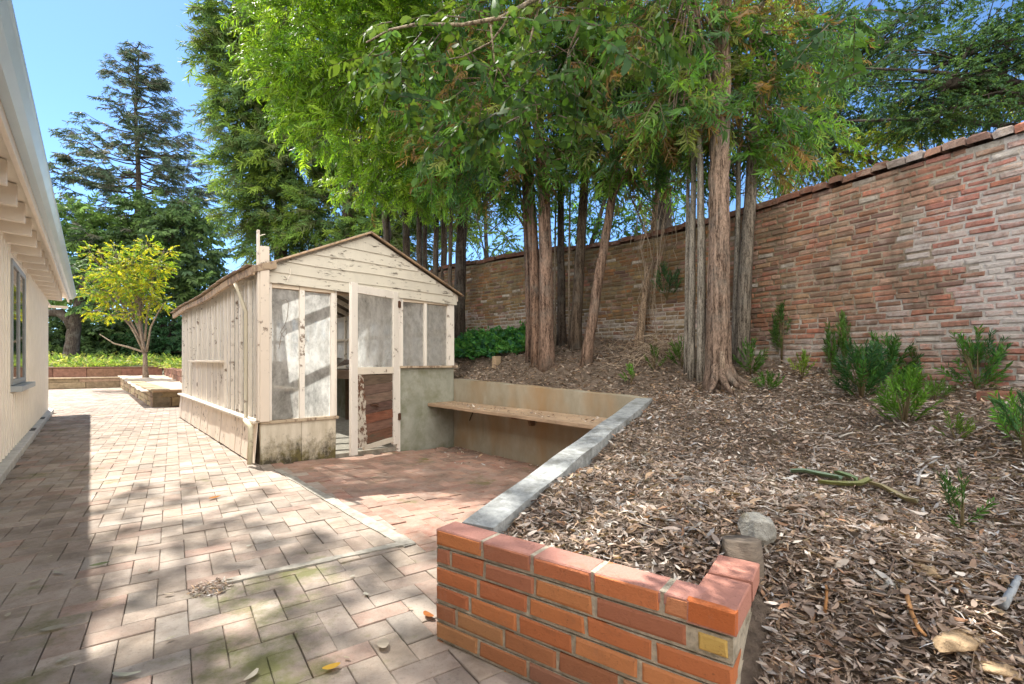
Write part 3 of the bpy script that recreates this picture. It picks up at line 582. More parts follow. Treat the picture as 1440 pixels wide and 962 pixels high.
for k in range(12):
    y=.02+k*.48
    for (xa,xb,za,zb) in ((xe+.02,APX-.01,EZL+sL*(xe+.02),APZ-.004),(GW+.08,APX+.01,EZR-sR*.08,APZ-.004)):
        mb=MB(); mb.hexa([(xa,y,za-.05),(xb,y,zb-.05),(xb,y+.035,zb-.05),(xa,y+.035,za-.05),(xa,y,za+.026),(xb,y,zb+.026),(xb,y+.035,zb+.026),(xa,y+.035,za+.026)],(.95,.9,.84)); obj('rafter',mb,M['paint'],gh)
mb=MB(); seg=12; ez=EZL+sL*xe
for k in range(seg):
    y0,y1=-.09+k*(YR+.1)/seg,-.09+(k+1)*(YR+.1)/seg; d0,d1_=.016*math.sin(k*.9)-.01*(k>6),.016*math.sin((k+1)*.9)-.01*(k+1>6)
    mb.hexa([(xe-.035,y0,ez-.04+d0),(xe-.005,y0,ez-.04+d0),(xe-.005,y1,ez-.04+d1_),(xe-.035,y1,ez-.04+d1_),(xe-.04,y0,ez+.03+d0),(xe-.005,y0,ez+.03+d0),(xe-.005,y1,ez+.03+d1_),(xe-.04,y1,ez+.03+d1_)],(1,.86,.7))
    mb.box(xe-.075,xe+.03,y0,y1,ez+.045+d0,ez+.052+d0,(.8,.72,.62))
obj('fascia',mb,M['paint_bare'],gh)
mb=MB(); mb.hexa([(xe-.03,-.095,ez-.02),(.10,-.095,EZL+.0),(.10,-.06,EZL+.0),(xe-.03,-.06,ez-.02),(xe-.03,-.095,ez+.04),(.10,-.095,EZL+.08),(.10,-.06,EZL+.08),(xe-.03,-.06,ez+.04)],(.75,.68,.6)); 
mb.hexa([(.10,-.088,EZL+sL*.1+.018),(APX,-.088,APZ+.018),(APX,-.05,APZ+.018),(.10,-.05,EZL+sL*.1+.018),(.10,-.088,EZL+sL*.1+.034),(APX,-.088,APZ+.034),(APX,-.05,APZ+.034),(.10,-.05,EZL+sL*.1+.034)],(.8,.65,.5))
mb.hexa([(APX,-.088,APZ+.018),(GW+.1,-.088,EZR-sR*.1+.018),(GW+.1,-.05,EZR-sR*.1+.018),(APX,-.05,APZ+.018),(APX,-.088,APZ+.032),(GW+.1,-.088,EZR-sR*.1+.032),(GW+.1,-.05,EZR-sR*.1+.032),(APX,-.05,APZ+.032)],(.8,.65,.5)); obj('rake_board',mb,M['paint_bare'],gh,bevel=.003)
mb=MB(); mb.tube([(xe-.05,.50,ez-.06),(xe-.035,.45,ez-.13),(-.105,.36,1.60),(-.10,.33,1.56),(-.085,.30,1.50),(-.085,.30,.44),(-.105,.24,.41)],.018,10,(.66,.63,.52)); mb.tube([(-.105,.24,.415),(-.11,.0,.37),(-.112,-.02,.30),(-.125,-.035,.02)],.023,10,(.66,.65,.52)); obj('downspout',mb,M['paint'],gh,True)
# side wall
nb_=13; bay=GL/nb_
for k in range(nb_+1):
    y=min(k*bay,GL-.06); mb=MB(); mb.box(-.034,.045,y,y+.055,.429,1.84,(random.uniform(.95,1.1),)*3,0,.003); obj('stud',mb,M['paint'],gh,bevel=.003)
for k in range(nb_):
    y=k*bay; mb=MB(); mb.box(-.028,.02,y+bay*.5+.015,y+bay*.5+.045,.429,1.83,(random.uniform(.92,1.08),)*3,0,.003); obj('glazing_bar',mb,M['paint'],gh)
    for h,(a,b) in enumerate(((y+.056,y+bay*.5+.014),(y+bay*.5+.046,y+bay-.001))):
        low=1.0 if 4<=k<=9 else .43
        mb=MB(); mb.add([(-.006,b,low),(-.006,a,low),(-.006,a,1.83),(-.006,b,1.83)],[(0,1,2,3)]); obj('side_pane',mb,M['glass'] if k<3 or (k*2+h)%2==0 else M['glass2'],gh)
mb=MB()
for k in range(12):
    y=4*bay+.06+k*bay*.5; mb.box(-.026,-.004,y,y+bay*.5-.035,.43,.985,(random.uniform(.85,1.02),)*3)
obj('low_boards',mb,M['paint'],gh)
mb=MB(); mb.box(-.085,-.0352,4*bay-.02,10*bay+.06,.985,1.012,(1,.95,.88)); obj('ledge',mb,M['paint'],gh,bevel=.003)
# right and back walls, floor
mb=MB(); 
for k in range(12): mb.box(GW-.06,GW-.015,.12+k*.46,.17+k*.46,.87,1.80,(.9,.88,.84))
mb.box(GW-.09,GW,.1,GL,.871,.90,(.9,.88,.84)); mb.box(GW-.07,GW-.01,.1,GL,1.36,1.40,(.9,.88,.84)); obj('right_framing',mb,M['paint'],gh)
mb=MB(); mb.add([(GW-.03,.1,.90),(GW-.03,GL,.90),(GW-.03,GL,1.80),(GW-.03,.1,1.80)],[(0,1,2,3)]); obj('right_glazing',mb,M['glass2'],gh)
mb=MB()
for k in range(14): mb.box(k*GW/14,(k+1)*GW/14-.006,GL-.02,GL,-.05,1.0,(random.uniform(.55,.9),)*3)
for k in range(8): mb.box(k*GW/7.5,k*GW/7.5+.05,GL-.05,GL+.005,1.0,1.86,(.9,.88,.84))
mb.box(0,GW,GL-.04,GL+.01,1.36,1.41,(.9,.88,.84)); mb.prism([(0,GL,1.86),(GW,GL,1.84),(APX,GL,APZ-.02)],(0,.02,0),(.7,.66,.6)); obj('back_wall',mb,M['paint'],gh)
mb=MB(); mb.add([(0,GL-.012,1.0),(GW,GL-.012,1.0),(GW,GL-.012,1.86),(0,GL-.012,1.86)],[(0,1,2,3)]); obj('back_glazing',mb,M['glass2'],gh)
mb=MB(); mb.box(.03,GW-.12,-.0,GL-.02,-.2,.004); obj('floor',mb,M['strip'],gh)
def bench_in(x0,x1,y0,y1,h,label,col):
    r=empty('potting_bench',W((x0+x1)/2,y0),label,'bench',ANG); hw=(x1-x0)/2; mb=MB()
    for k in range(4): mb.box(-hw+k*hw/2,-hw+(k+1)*hw/2-.01,0,y1-y0,h-.03,h,(col[0]*random.uniform(.8,1.1),col[1],col[2]))
    obj('benchtop',mb,M['greywood'],r)
    for yy in (.05,(y1-y0)/2,y1-y0-.1):
        for xx in (-hw+.01,hw-.07): mb=MB(); mb.box(xx,xx+.06,yy,yy+.06,.004,h-.031,col); obj('leg',mb,M['greywood'],r)
    mb=MB(); mb.box(-hw,-hw+.025,0,y1-y0,h-.12,h-.032,col); mb.box(hw-.025,hw,0,y1-y0,h-.12,h-.032,col); obj('apron',mb,M['greywood'],r)
bench_in(.08,.50,.45,4.9,.70,'grey wooden potting bench behind the tall dusty front panes of the greenhouse',(.26,.20,.15))
bench_in(1.55,2.08,.9,4.9,.86,'brown wooden potting bench seen through the gap of the greenhouse door',(.18,.12,.08))

# ================================================================== COURT WALLS, BENCH, PLANTER
rw=empty('retaining_wall',W(GW,0),'stained tan concrete retaining wall behind the long plank seat','wall',ANG)
mb=MB(); T=-2.76; nseg=14
for k in range(nseg):
    a,b=T*k/nseg,T*(k+1)/nseg; za,zb=.775+(.69-.775)*k/nseg+.004*math.sin(k*2.1),.775+(.69-.775)*(k+1)/nseg+.004*math.sin((k+1)*2.1)
    mb.hexa([(0,b,-.25),(.15,b,-.25),(.15,a,-.25),(0,a,-.25),(0,b,zb),(.15,b,zb),(.15,a,za),(0,a,za)])
obj('wall_body',mb,M['retain'],rw)
mb=MB(); mb.tube([(-.01,-.42,.46),(-.012,-.44,.40),(-.02,-.40,.33),(-.02,-.37,.28)],.006,6,(.06,.045,.03)); obj('root',mb,M['twig'],rw)
wb=empty('wall_bench',W(GW,0),'long weathered plank seat fixed to the concrete retaining wall','bench',ANG)
mb=MB(); ns=10
for k in range(ns):
    a,b=.0-2.70*k/ns,.0-2.70*(k+1)/ns; o1,o2=.006*math.sin(k*1.3),.006*math.sin((k+1)*1.3)
    mb.hexa([(-.385+o2,b,.452-.012*(k+1)/ns),(-.004,b,.455),(-.004,a,.455),(-.385+o1,a,.452-.012*k/ns),(-.385+o2,b,.488-.012*(k+1)/ns),(-.004,b,.493),(-.004,a,.493),(-.385+o1,a,.488-.012*k/ns)],(.42,.30,.20))
obj('seat',mb,M['greywood'],wb,bevel=.005)
for yy in (-1.5,):
    mb=MB(); mb.prism([(-.005,yy,.45),(-.30,yy,.448),(-.30,yy,.42),(-.09,yy,.41),(-.06,yy,.33),(-.005,yy,.33)],(0,.035,0),(.20,.13,.08)); obj('bracket',mb,M['greywood'],wb)
mb=MB()
cd=np.array([CD0[0],CD0[1]]); mb_=20
for k in range(mb_):
    def sec(x):
        b=cd+(CC0-cd)*x; z=.402+(.692-.402)*x+.003*math.sin(x*23); q=b+CPER*(.135+.004*math.sin(x*31)); return b,q,z
    b0,q0,z0=sec(k/mb_); b1,q1,z1=sec((k+1)/mb_)
    mb.hexa([(*b0,-.25),(*q0,-.25),(*q1,-.25),(*b1,-.25),(*b0,z0),(*q0,z0),(*q1,z1),(*b1,z1)])
o=obj('curb_wall',mb,M['curb'],bevel=.0); tag(o,'grey sloping concrete kerb wall running back from the red brick planter','wall')
# garden retaining wall of red brick
pw=empty('planter_wall',PL(0,0,0),'low red brick planter wall with a turned corner in the foreground','wall')
o0=PL(0,0,0); mb=MB(); mj=MB(); RCOL=[(.57,.20,.085),(.62,.235,.095),(.51,.18,.085),(.58,.25,.125),(.47,.19,.11),(.62,.26,.11)]
def V3(a): return (a[0],a[1],0.0)
ch=.0665
for c in range(-1,6):
    zc=.40-ch*(5-c)-.0285; top=c==5; a=0.0
    pat={5:[.215,.20,.205,.20],4:[.075,.15,.20,.20,.262],3:[.20,.20,.20,.20,.21],2:[.16,.20,.20,.2,.21],1:[.10,.205,.2,.2,.2,.2],0:[.20,.2,.2,.2,.2],-1:[.1,.2,.2,.2,.2,.2]}[c]
    pat=list(pat)
    i=0
    while a<PLEN-.03:
        w=pat[i] if i<len(pat) else .2; i+=1
        if top and i==5: w=PLEN-a
        if c==4 and a>.87:
            mb.brick(PL(a+.058,-.004,zc-.002)-o0,V3(E1),(0,0,1),V3(-E2),.072,.046,.09,.007,(.62,.42,.13),.002); break
        w=min(w,PLEN-a)
        col=np.array(random.choice(RCOL))*random.uniform(.93,1.1)*(1 if c>1 else .86)
        if c<2: col=col*np.array([.9,1.08,1.2])
        if w>.05: mb.brick(PL(a+w/2,-.004-random.uniform(0,.002),zc)-o0,V3(E1),(0,0,1),V3(-E2),w-.014,.0515,.098,.0055,col,.0032)
        if top:                                                              # cap brick shows its top face too
            q=PL(a+w/2,.047,.4003+random.uniform(-.0015,.003))-o0; mb.brick(q,V3(E1),V3(E2),(0,0,1),w-.011,.098,.03,.004,np.array([.50,.25,.20])*random.uniform(.9,1.1),.001)
        a+=w
    mj.hexa([PL(.004,.001,zc-.034)-o0,PL(PLEN-.006,.001,zc-.034)-o0,PL(PLEN-.006,.095,zc-.034)-o0,PL(.004,.095,zc-.034)-o0,PL(.004,.001,zc+.0275)-o0,PL(PLEN-.006,.001,zc+.0275)-o0,PL(PLEN-.006,.095,zc+.0275)-o0,PL(.004,.095,zc+.0275)-o0])
    # return leg
    if c<5: mj.hexa([PL(PLEN-.095,.10,zc-.034)-o0,PL(PLEN-.004-.003*c,.10,zc-.034)-o0,PL(PLEN-.004-.003*c,.335-.01*c,zc-.034)-o0,PL(PLEN-.095,.335-.01*c,zc-.034)-o0,PL(PLEN-.095,.10,zc+.034)-o0,PL(PLEN-.004-.003*c,.10,zc+.034)-o0,PL(PLEN-.004-.003*c,.335-.01*c,zc+.034)-o0,PL(PLEN-.095,.335-.01*c,zc+.034)-o0])
obj('bricks',mb,M['planterbrick'],pw); obj('mortar',mj,M['planterjoint'],pw)
mb=MB(); R2=[(.52,.25,.19),(.46,.22,.17)]
for (b0,b1,dz,tw) in ((-.004,.186,.0,0),(.195,.335,.004,.03)):
    cc=(b0+b1)/2
    ax=np.array([math.cos(tw),math.sin(tw)]); e1=E1*ax[0]+E2*ax[1]; e2=np.array([-e1[1],e1[0]])
    q=PL(PLEN-.055,cc,.400+dz)-o0
    mb.brick(q,V3(e1),V3(e2),(0,0,1),.115,b1-b0,.058,.004,R2[0],.0015)
    if b0<0:
        f=PL(PLEN-.055,-.0055,.400-.0285)-o0; mb.brick(f,V3(e1),(0,0,1),V3(-e2),.115,.058,.02,.004,(.57,.17,.06),.001)
obj('cap_bricks',mb,M['planterbrick'],pw)

# ================================================================== OLD BRICK GARDEN WALL
WP=np.array([(4.05,1.25),(3.15,2.975),(2.70,3.86),(2.33,4.62),(1.80,5.40),(1.30,5.98),(.77,6.40),(.13,6.95),(-.813,7.9),(-2.1,9.5),(-4.6,12.6)]); WT=np.array([2.46,2.47,2.48,2.49,2.475,2.49,2.52,2.555,2.61,2.65,2.7])
def chaikin(P,n=3):
    for _ in range(n):
        Q=[P[0]]
        for a,b in zip(P[:-1],P[1:]): Q+=[a*.75+b*.25,a*.25+b*.75]
        P=np.array(Q+[P[-1]])
    return P
W3=chaikin(np.hstack([WP,WT[:,None]])); seg=np.linalg.norm(np.diff(W3[:,:2],axis=0),axis=1); ln=np.concatenate([[0],np.cumsum(seg)]); LT=ln[-1]
def wpos(l):
    p=[np.interp(l,ln,W3[:,k]) for k in range(3)]; a=np.array([np.interp(min(l+.1,LT),ln,W3[:,k])-np.interp(max(l-.1,0),ln,W3[:,k]) for k in (0,1)]); a=unit(a); return np.array(p[:2]),a,p[2]
gw=empty('garden_wall',(2.33,4.62,1.05),'tall old curving brick garden wall behind the trees and shrubs','wall'); o0=np.array([2.33,4.62,1.05])
mb=MB(); cop=MB(); mor=MB(); N=120
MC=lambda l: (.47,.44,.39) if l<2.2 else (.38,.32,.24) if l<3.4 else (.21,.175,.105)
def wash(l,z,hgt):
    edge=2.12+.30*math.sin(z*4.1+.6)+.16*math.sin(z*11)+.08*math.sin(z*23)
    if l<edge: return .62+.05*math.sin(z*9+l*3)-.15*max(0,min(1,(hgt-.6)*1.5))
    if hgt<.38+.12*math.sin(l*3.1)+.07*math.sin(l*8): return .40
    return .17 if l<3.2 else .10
RZ=14
for k in range(N):
    l0,l1=LT*k/N,LT*(k+1)/N; p0,a0,t0=wpos(l0); p1,a1,t1=wpos(l1); n0_=np.array([-a0[1],a0[0]]); n1_=np.array([-a1[1],a1[0]])
    if n0_@(-p0)<0: n0_=-n0_
    if n1_@(-p1)<0: n1_=-n1_
    f0,f1=p0,p1; b0,b1=p0-n0_*.22,p1-n1_*.22; zb=.3; g0=soilz(*(p0+n0_*.1))
    for q in range(RZ):
        za0,za1=zb+(t0-.06-zb)*q/RZ,zb+(t1-.06-zb)*q/RZ; zc0,zc1=zb+(t0-.06-zb)*(q+1)/RZ,zb+(t1-.06-zb)*(q+1)/RZ
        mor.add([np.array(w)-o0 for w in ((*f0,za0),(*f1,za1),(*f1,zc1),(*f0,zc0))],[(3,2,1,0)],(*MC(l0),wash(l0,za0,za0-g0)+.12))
    P=[(*f0,t0-.06),(*f1,t1-.06),(*b1,t1-.06),(*b0,t0-.06),(*b1,zb),(*b0,zb)]
    mor.add([np.array(q)-o0 for q in P],[(3,2,1,0),(2,3,5,4)],(*MC(l0),0.1))
BRK=[(.40,.185,.125),(.45,.22,.15),(.32,.16,.115),(.38,.22,.155),(.46,.19,.125),(.25,.15,.12),(.46,.295,.21),(.36,.24,.19)]
crs=.046; row=0
BL=np.linspace(0,LT,140)
def _b(l):
    p,a,_=wpos(l); n=np.array([-a[1],a[0]]); n=n if n@(-p)>0 else -n; return soilz(*(p+n*.1))
BZ=[_b(l) for l in BL]; z=.42
while z<2.7:
    l=random.uniform(0,.1)+(.11 if row%2 else 0)
    while l<LT-.1:
        wdt=random.choice((.15,.155,.16,.145,.082,.14,.15)); p,a,tp=wpos(l+wdt/2); n=np.array([-a[1],a[0]]); n=n if n@(-p)>0 else -n
        if z<tp-.075 and z>np.interp(l,BL,BZ)-.15:
            col=np.array(random.choice(BRK))*random.uniform(.75,1.2)
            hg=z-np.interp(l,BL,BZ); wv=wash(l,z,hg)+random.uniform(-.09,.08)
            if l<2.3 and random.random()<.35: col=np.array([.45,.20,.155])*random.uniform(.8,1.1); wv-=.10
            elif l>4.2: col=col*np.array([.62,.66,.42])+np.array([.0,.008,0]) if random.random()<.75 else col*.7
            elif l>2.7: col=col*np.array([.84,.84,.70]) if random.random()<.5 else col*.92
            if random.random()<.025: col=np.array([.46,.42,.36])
            col=(*col,max(wv,0))
            zz=z+.010*math.sin(l*1.7+row*.5)+.006*math.sin(l*4)
            q=np.array([p[0],p[1],zz])+np.array([n[0],n[1],0])*(.0075+random.uniform(-.004,.005)); nn=unit([n[0]+random.gauss(0,.03),n[1]+random.gauss(0,.03),random.gauss(0,.03)])
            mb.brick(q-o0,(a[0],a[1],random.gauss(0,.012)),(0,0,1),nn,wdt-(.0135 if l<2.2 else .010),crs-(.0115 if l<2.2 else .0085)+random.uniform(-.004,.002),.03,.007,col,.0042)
        l+=wdt
    z+=crs; row+=1
nb=len(mb.v); mb.v+=mor.v; mb.c+=mor.c; mb.f+=[tuple(i+nb for i in f) for f in mor.f]; mb.m+=[1]*len(mor.f)
obj('wall_body',mb,[M['wallbrick'],M['wallmortar']],gw)
l=.02
while l<LT-.2:
    wdt=random.choice((.105,.11,.12)) if l<3.3 else .21; p,a,tp=wpos(l+wdt/2); n=np.array([-a[1],a[0]]); n=n if n@(-p)>0 else -n
    c0=p-n*.10; q=np.array([c0[0],c0[1],tp+.012+random.uniform(-.012,.012)+.012*math.sin(l*3)])-o0
    col=np.array(random.choice(BRK))*random.uniform(.9,1.3); 
    if random.random()<.3: col=np.array([.40,.35,.32])
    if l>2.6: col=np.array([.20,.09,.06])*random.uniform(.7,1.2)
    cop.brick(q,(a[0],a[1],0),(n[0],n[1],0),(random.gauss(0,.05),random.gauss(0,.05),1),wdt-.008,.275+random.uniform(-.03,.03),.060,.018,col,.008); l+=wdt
obj('coping',cop,M['wallbrick'],gw)

# ================================================================== FAR LEFT BEDS
def stonewall(name,label,a,b,z0,z1,th,col,bw=.5,bh=.13):
    a,b=np.array(a),np.array(b); d=unit(b-a); Lw=np.linalg.norm(b-a); n=np.array([d[1],-d[0]])
    if n@(-(a+b)/2)<0: n=-n
    r=empty(name,(a[0],a[1],z0),label,'wall'); o=np.array([a[0],a[1],z0]); mb=MB(); 
    P=[(*a,z0-.1),(*b,z0-.1),(*(b-n*th),z0-.1),(*(a-n*th),z0-.1),(*a,z1-.02),(*b,z1-.02),(*(b-n*th),z1-.02),(*(a-n*th),z1-.02)]
    mb.hexa([np.array(p)-o for p in P],tuple(c*.5 for c in col))
    z=z0
    while z<z1-.02:
        h=min(bh*random.uniform(.85,1.15),z1-z); l=random.uniform(-.2,0)
        while l<Lw:
            w=bw*random.uniform(.5,1.3); l2=min(l+w,Lw); l1=max(l,0)
            if l2-l1>.05:
                q=np.array([*(a+d*(l1+l2)/2+n*(.02+random.uniform(-.012,.012))),z+h/2]); g=random.uniform(.65,1.3)
                mb.brick(q-o,(*d,0),(0,0,1),(*n,0),l2-l1-.015,h-.012,.06,.012,(col[0]*g,col[1]*g*random.uniform(.9,1.1),col[2]*g),.01)
            l+=w
        z+=h
    l=0
    while l<Lw:
        w=bw*random.uniform(.8,1.6); l2=min(l+w,Lw); q=np.array([*(a+d*(l+l2)/2-n*(th/2-.02)),z1+.01+random.uniform(-.01,.01)]); g=random.uniform(.8,1.2)
        if l2-l>.04: mb.brick(q-o,(*d,0),(*(-n),0) if d[0]*(-n[1])-d[1]*(-n[0])>0 else (*n,0),(0,0,1),l2-l-.01,th+.04,.04,.012,tuple(min(c*g*1.2,.6) for c in col),.008)
        l=l2
    obj('wall_body',mb,M['stonewall'],r); return r
BUFF=(.33,.25,.16)
stonewall('stone_wall','low buff stone wall along the side of the sandy bed by the path',W(-.25,7.86)[:2],W(-.40,18.5)[:2],0,.375,.3,BUFF,.5,.11)
stonewall('stone_wall','short brown stone wall across the near end of the sandy bed',W(-.25,7.88)[:2],W(2.6,7.88)[:2],0,.36,.25,(.22,.14,.08),.6,.18)
stonewall('stone_wall','low pale stone wall across the far end of the brick path',W(-.42,18.6)[:2],W(-7,18.9)[:2],0,.385,.35,BUFF,1.0,.2)
stonewall('stone_wall','long red brown wall below the bright green bank',W(1.1,20.9)[:2],W(-7,20.9)[:2],.35,.76,.3,(.23,.12,.085),1.6,.4)
p1=at(257,532,12.75)[:2]; s1,t1=ST(*p1)
stonewall('stone_wall','red brown wall at the right side of the sandy bed behind the greenhouse',W(s1,t1-3)[:2],W(1.15,20.8)[:2],.33,.73,.3,(.24,.13,.09),.5,.2)
mb=MB(); n=24
def bedz(s,t): return .365+.05*max(0,min(1,(t-9)/8))
V=[];Fq=[]
for i in range(n+1):
    for j in range(8):
        tt=8.0+i*(20.9-8.0)/n; ss=-.45+j*3.2/7; V.append(W(ss,tt,bedz(ss,tt)-.02+.02*math.sin(i*2+j*3)))
for i in range(n):
    for j in range(7): Fq.append((i*8+j,i*8+j+1,i*8+j+9,i*8+j+8))
mb.add(V,Fq); tag(obj('sandy_bed',mb,M['sand'],smooth=True),kind='structure')
mb=MB(); V=[];Fq=[]
for i in range(21):
    for j in range(21):
        tt=18.6+i*.12 if i<20 else 20.95; ss=-8+j*.4; V.append(W(ss,tt,.355+.01*math.sin(i*3+j)))
for i in range(20):
    for j in range(20): Fq.append((i*21+j,i*21+j+1,i*21+j+22,i*21+j+21))
mb.add(V,Fq); tag(obj('gravel_terrace',mb,M['sand'],smooth=True),kind='structure')
def bankz(s,t): return .72+max(0,t-20.9)*.055+.05*math.sin(s*1.3)*math.sin(t*.9)
mb=MB(); V=[];Fq=[]; NB=36
for i in range(NB+1):
    for j in range(NB+1):
        tt=20.95+i*30/NB; ss=-14+j*16.2/NB; V.append(W(ss,tt,bankz(ss,tt)))
for i in range(NB):
    for j in range(NB): Fq.append((i*(NB+1)+j,i*(NB+1)+j+1,(i+1)*(NB+1)+j+1,(i+1)*(NB+1)+j))
mb.add(V,Fq); V=[];Fq=[]
for i in range(30):
    for j in range(8):
        tt=9.8+i*11.2/29; ss=(s1+.15)+(1.25-s1)*max(0,(tt-t1+3)/(20.9-t1+3))+j*.12; V.append(W(ss,tt,.70+.02*math.sin(i+j)))
for i in range(29):
    for j in range(7): Fq.append((i*8+j,i*8+j+1,i*8+j+9,i*8+j+8))
mb.add(V,Fq); tag(obj('bank',mb,M['ground'],smooth=True),kind='structure')
# ================================================================== TREES
G_B='slender brown trunks standing behind the greenhouse'
def up(p,dx,dy,dz): return np.array([p[0]+dx,p[1]+dy,p[2]+dz])
# the big shaggy tree
b=ground_hit(1010,542)
tree('acacia_tree','thickest shaggy brown trunk rising in front of the brick wall',[b,at(1010,430,b[1]+.02),at(1012,250,b[1]+.05),at(1015,60,b[1]+.06),at(1022,-120,b[1]+.1),at(1030,-420,b[1]+.2)],.104,
 [L(1000,60,b[1]+.5,.42,.36),L(935,40,b[1]-.1,.36,.34),L(1080,60,b[1]+.3,.36,.36),L(945,150,b[1]-.1,.28,.26),L(1055,150,b[1]+.3,.34,.26),L(960,-10,b[1],.36,.25),L(1010,215,b[1]+.5,.4,.2)],480,ACS,'acacia',P_AC,col=(.25,.18,.135),nring=48,ridge=.075,flare=1.4,ridges=11,sub=10)
rt=MB(); o0=np.array([b[0],b[1],b[2]])
for a_,ln_ in ((-.4,.30),(.15,.26),(-1.2,.25),(-2.2,.22),(.9,.2),(-1.7,.3)):
    dx,dy=math.cos(a_),math.sin(a_); rt.tube([(dx*.07,dy*.07,.17),(dx*.13,dy*.13,.06),(dx*ln_*.8,dy*ln_*.8,.005),(dx*ln_*1.3,dy*ln_*1.3,-.05)],[.042,.036,.024,.010],8,(.25,.18,.135),0,.1)
obj('roots',rt,M['bark'],bpy.data.objects['acacia_tree'],True)
mb=MB(); mb.tube([(-.01,-.10,.08),(-.012,-.104,.22),(-.005,-.095,.29)],[.026,.024,.016],8,(.30,.23,.17)); obj('burl',mb,M['bark2'],bpy.data.objects['acacia_tree'],True)
# second trunk right of it and thin stems
def stem(u0,v0,pts,rad,label,lobes,n,group=None,col=BK_GREY,bark='bark2',d0=None,name='acacia_tree',**k):
    b=ground_hit(u0,v0) if d0 is None else at(u0,v0,d0)
    if d0 is not None: b[2]=soilz(b[0],b[1])
    P=[b]+[at(u,v,b[1]+dd) for u,v,dd in pts]
    return tree(name,label,P,rad,lobes,n,ACS,'acacia',P_AC,group,col,bark,12,.04,flare=1.2,**k),b
stem(1042,508,[(1048,380,.0),(1058,230,.05),(1068,100,.1),(1078,-80,.2)],.068,'leaning grey brown trunk right behind the thickest shaggy trunk',[L(1075,210,4.7,.34,.3),L(1120,90,4.9,.45,.36),L(1120,190,4.9,.34,.25),L(1075,-30,4.8,.5,.3)],260,d0=4.55)
G_S='thin pale grey stems left of the thickest trunk'
for (u,v,u1,u2,r,d,lab) in ((987,525,986,984,.042,4.35,'thin pale grey stem touching the left side of the thickest trunk'),(972,520,974,976,.034,4.45,'thin pale grey stem in the middle of three beside the thickest trunk'),(965,512,967,968,.024,4.6,'thinnest pale grey stem leftmost of three beside the thickest trunk'),(1033,505,1037,1040,.03,4.65,'thin grey stem between the thickest trunk and the leaning trunk')):
    stem(u,v,[(u1,330,.0),(u2,190,.0),(u2+2,60,.0)],r,lab,[L(u2-20,150,d,.28,.22),L(u2+10,60,d,.25,.2)],45,G_S,(.25,.225,.185),d0=d)
# the central cluster
BR=(.21,.135,.095)
stem(768,514,[(768,380,.0),(764,250,.0),(752,120,.05),(742,-60,.1)],.092,'thick reddish brown trunk at the front of the central cluster',[L(760,200,5.2,.45,.34),L(700,190,5.3,.45,.3),L(760,90,5.4,.5,.36),L(690,110,5.2,.5,.35),L(740,0,5.3,.6,.3)],460,None,(.23,.155,.115),'bark')
stem(757,508,[(752,380,.1),(745,260,.1),(738,120,.1),(735,0,.1)],.075,'reddish trunk tucked behind the left of the thick central trunk',[L(650,235,5.8,.42,.3),L(720,250,5.7,.4,.18)],200,None,BR,'bark',d0=5.75)
stem(746,504,[(743,380,.0),(738,270,.0),(735,150,.0)],.055,'dark reddish trunk leftmost in the central cluster',[L(700,40,6,.5,.34),L(620,180,6,.45,.34)],200,None,(.15,.10,.075),'bark',d0=5.95)
stem(790,496,[(789,380,.0),(788,250,.0),(790,120,.0)],.058,'dark straight trunk behind the thick central trunk',[L(800,130,6,.5,.36),L(840,60,5.8,.5,.36)],220,None,BK_DK,'bark',d0=6.1)
stem(808,495,[(815,370,.0),(824,230,.0),(830,100,.0)],.075,'dark brown trunk leaning slightly right beside the leaning tree',[L(830,215,5.6,.40,.22),L(840,140,5.7,.45,.34),L(810,20,5.7,.6,.36)],330,None,(.12,.09,.065),'bark',d0=5.9)
stem(823,514,[(842,390,.0),(862,270,.05),(872,170,.1),(880,60,.1)],.062,'reddish brown trunk leaning right on its own in the leaf litter',[L(880,210,5.1,.40,.25),L(900,110,5.2,.45,.36),L(930,190,5.0,.36,.24),L(870,30,5.2,.5,.36)],400,None,(.22,.15,.11),'bark')
for u,d,lab in ((801,6.0,'whip thin grey stem just left of the dark brown leaning trunk'),(781,6.15,'whip thin stem behind the thick central trunk')):
    stem(u,494,[(u-1,380,0),(u+1,260,0),(u+3,200,0)],.016,lab,[L(u,190,d,.3,.2)],24,None,(.24,.19,.14),d0=d)
# tree against the wall, dead creeper
wt,b=stem(898,486,[(905,430,.05),(916,350,.15),(925,260,.2),(930,150,.25)],.05,'crooked tan trunk leaning against the brick wall among dry creepers',[L(930,170,5.8,.4,.3),L(900,260,5.9,.35,.2)],70,None,(.30,.22,.15),'bark2',d0=5.55)
# dark ivy-clad trunk beyond the wall
stem(935,330,[(933,250,.0),(930,150,.0),(925,40,.0)],.13,'dark trunk standing just beyond the brick wall',[L(920,60,7.6,.7,.5),L(980,160,7.6,.6,.4),L(870,200,7.4,.6,.4)],150,None,(.06,.048,.04),'bark',d0=7.2)
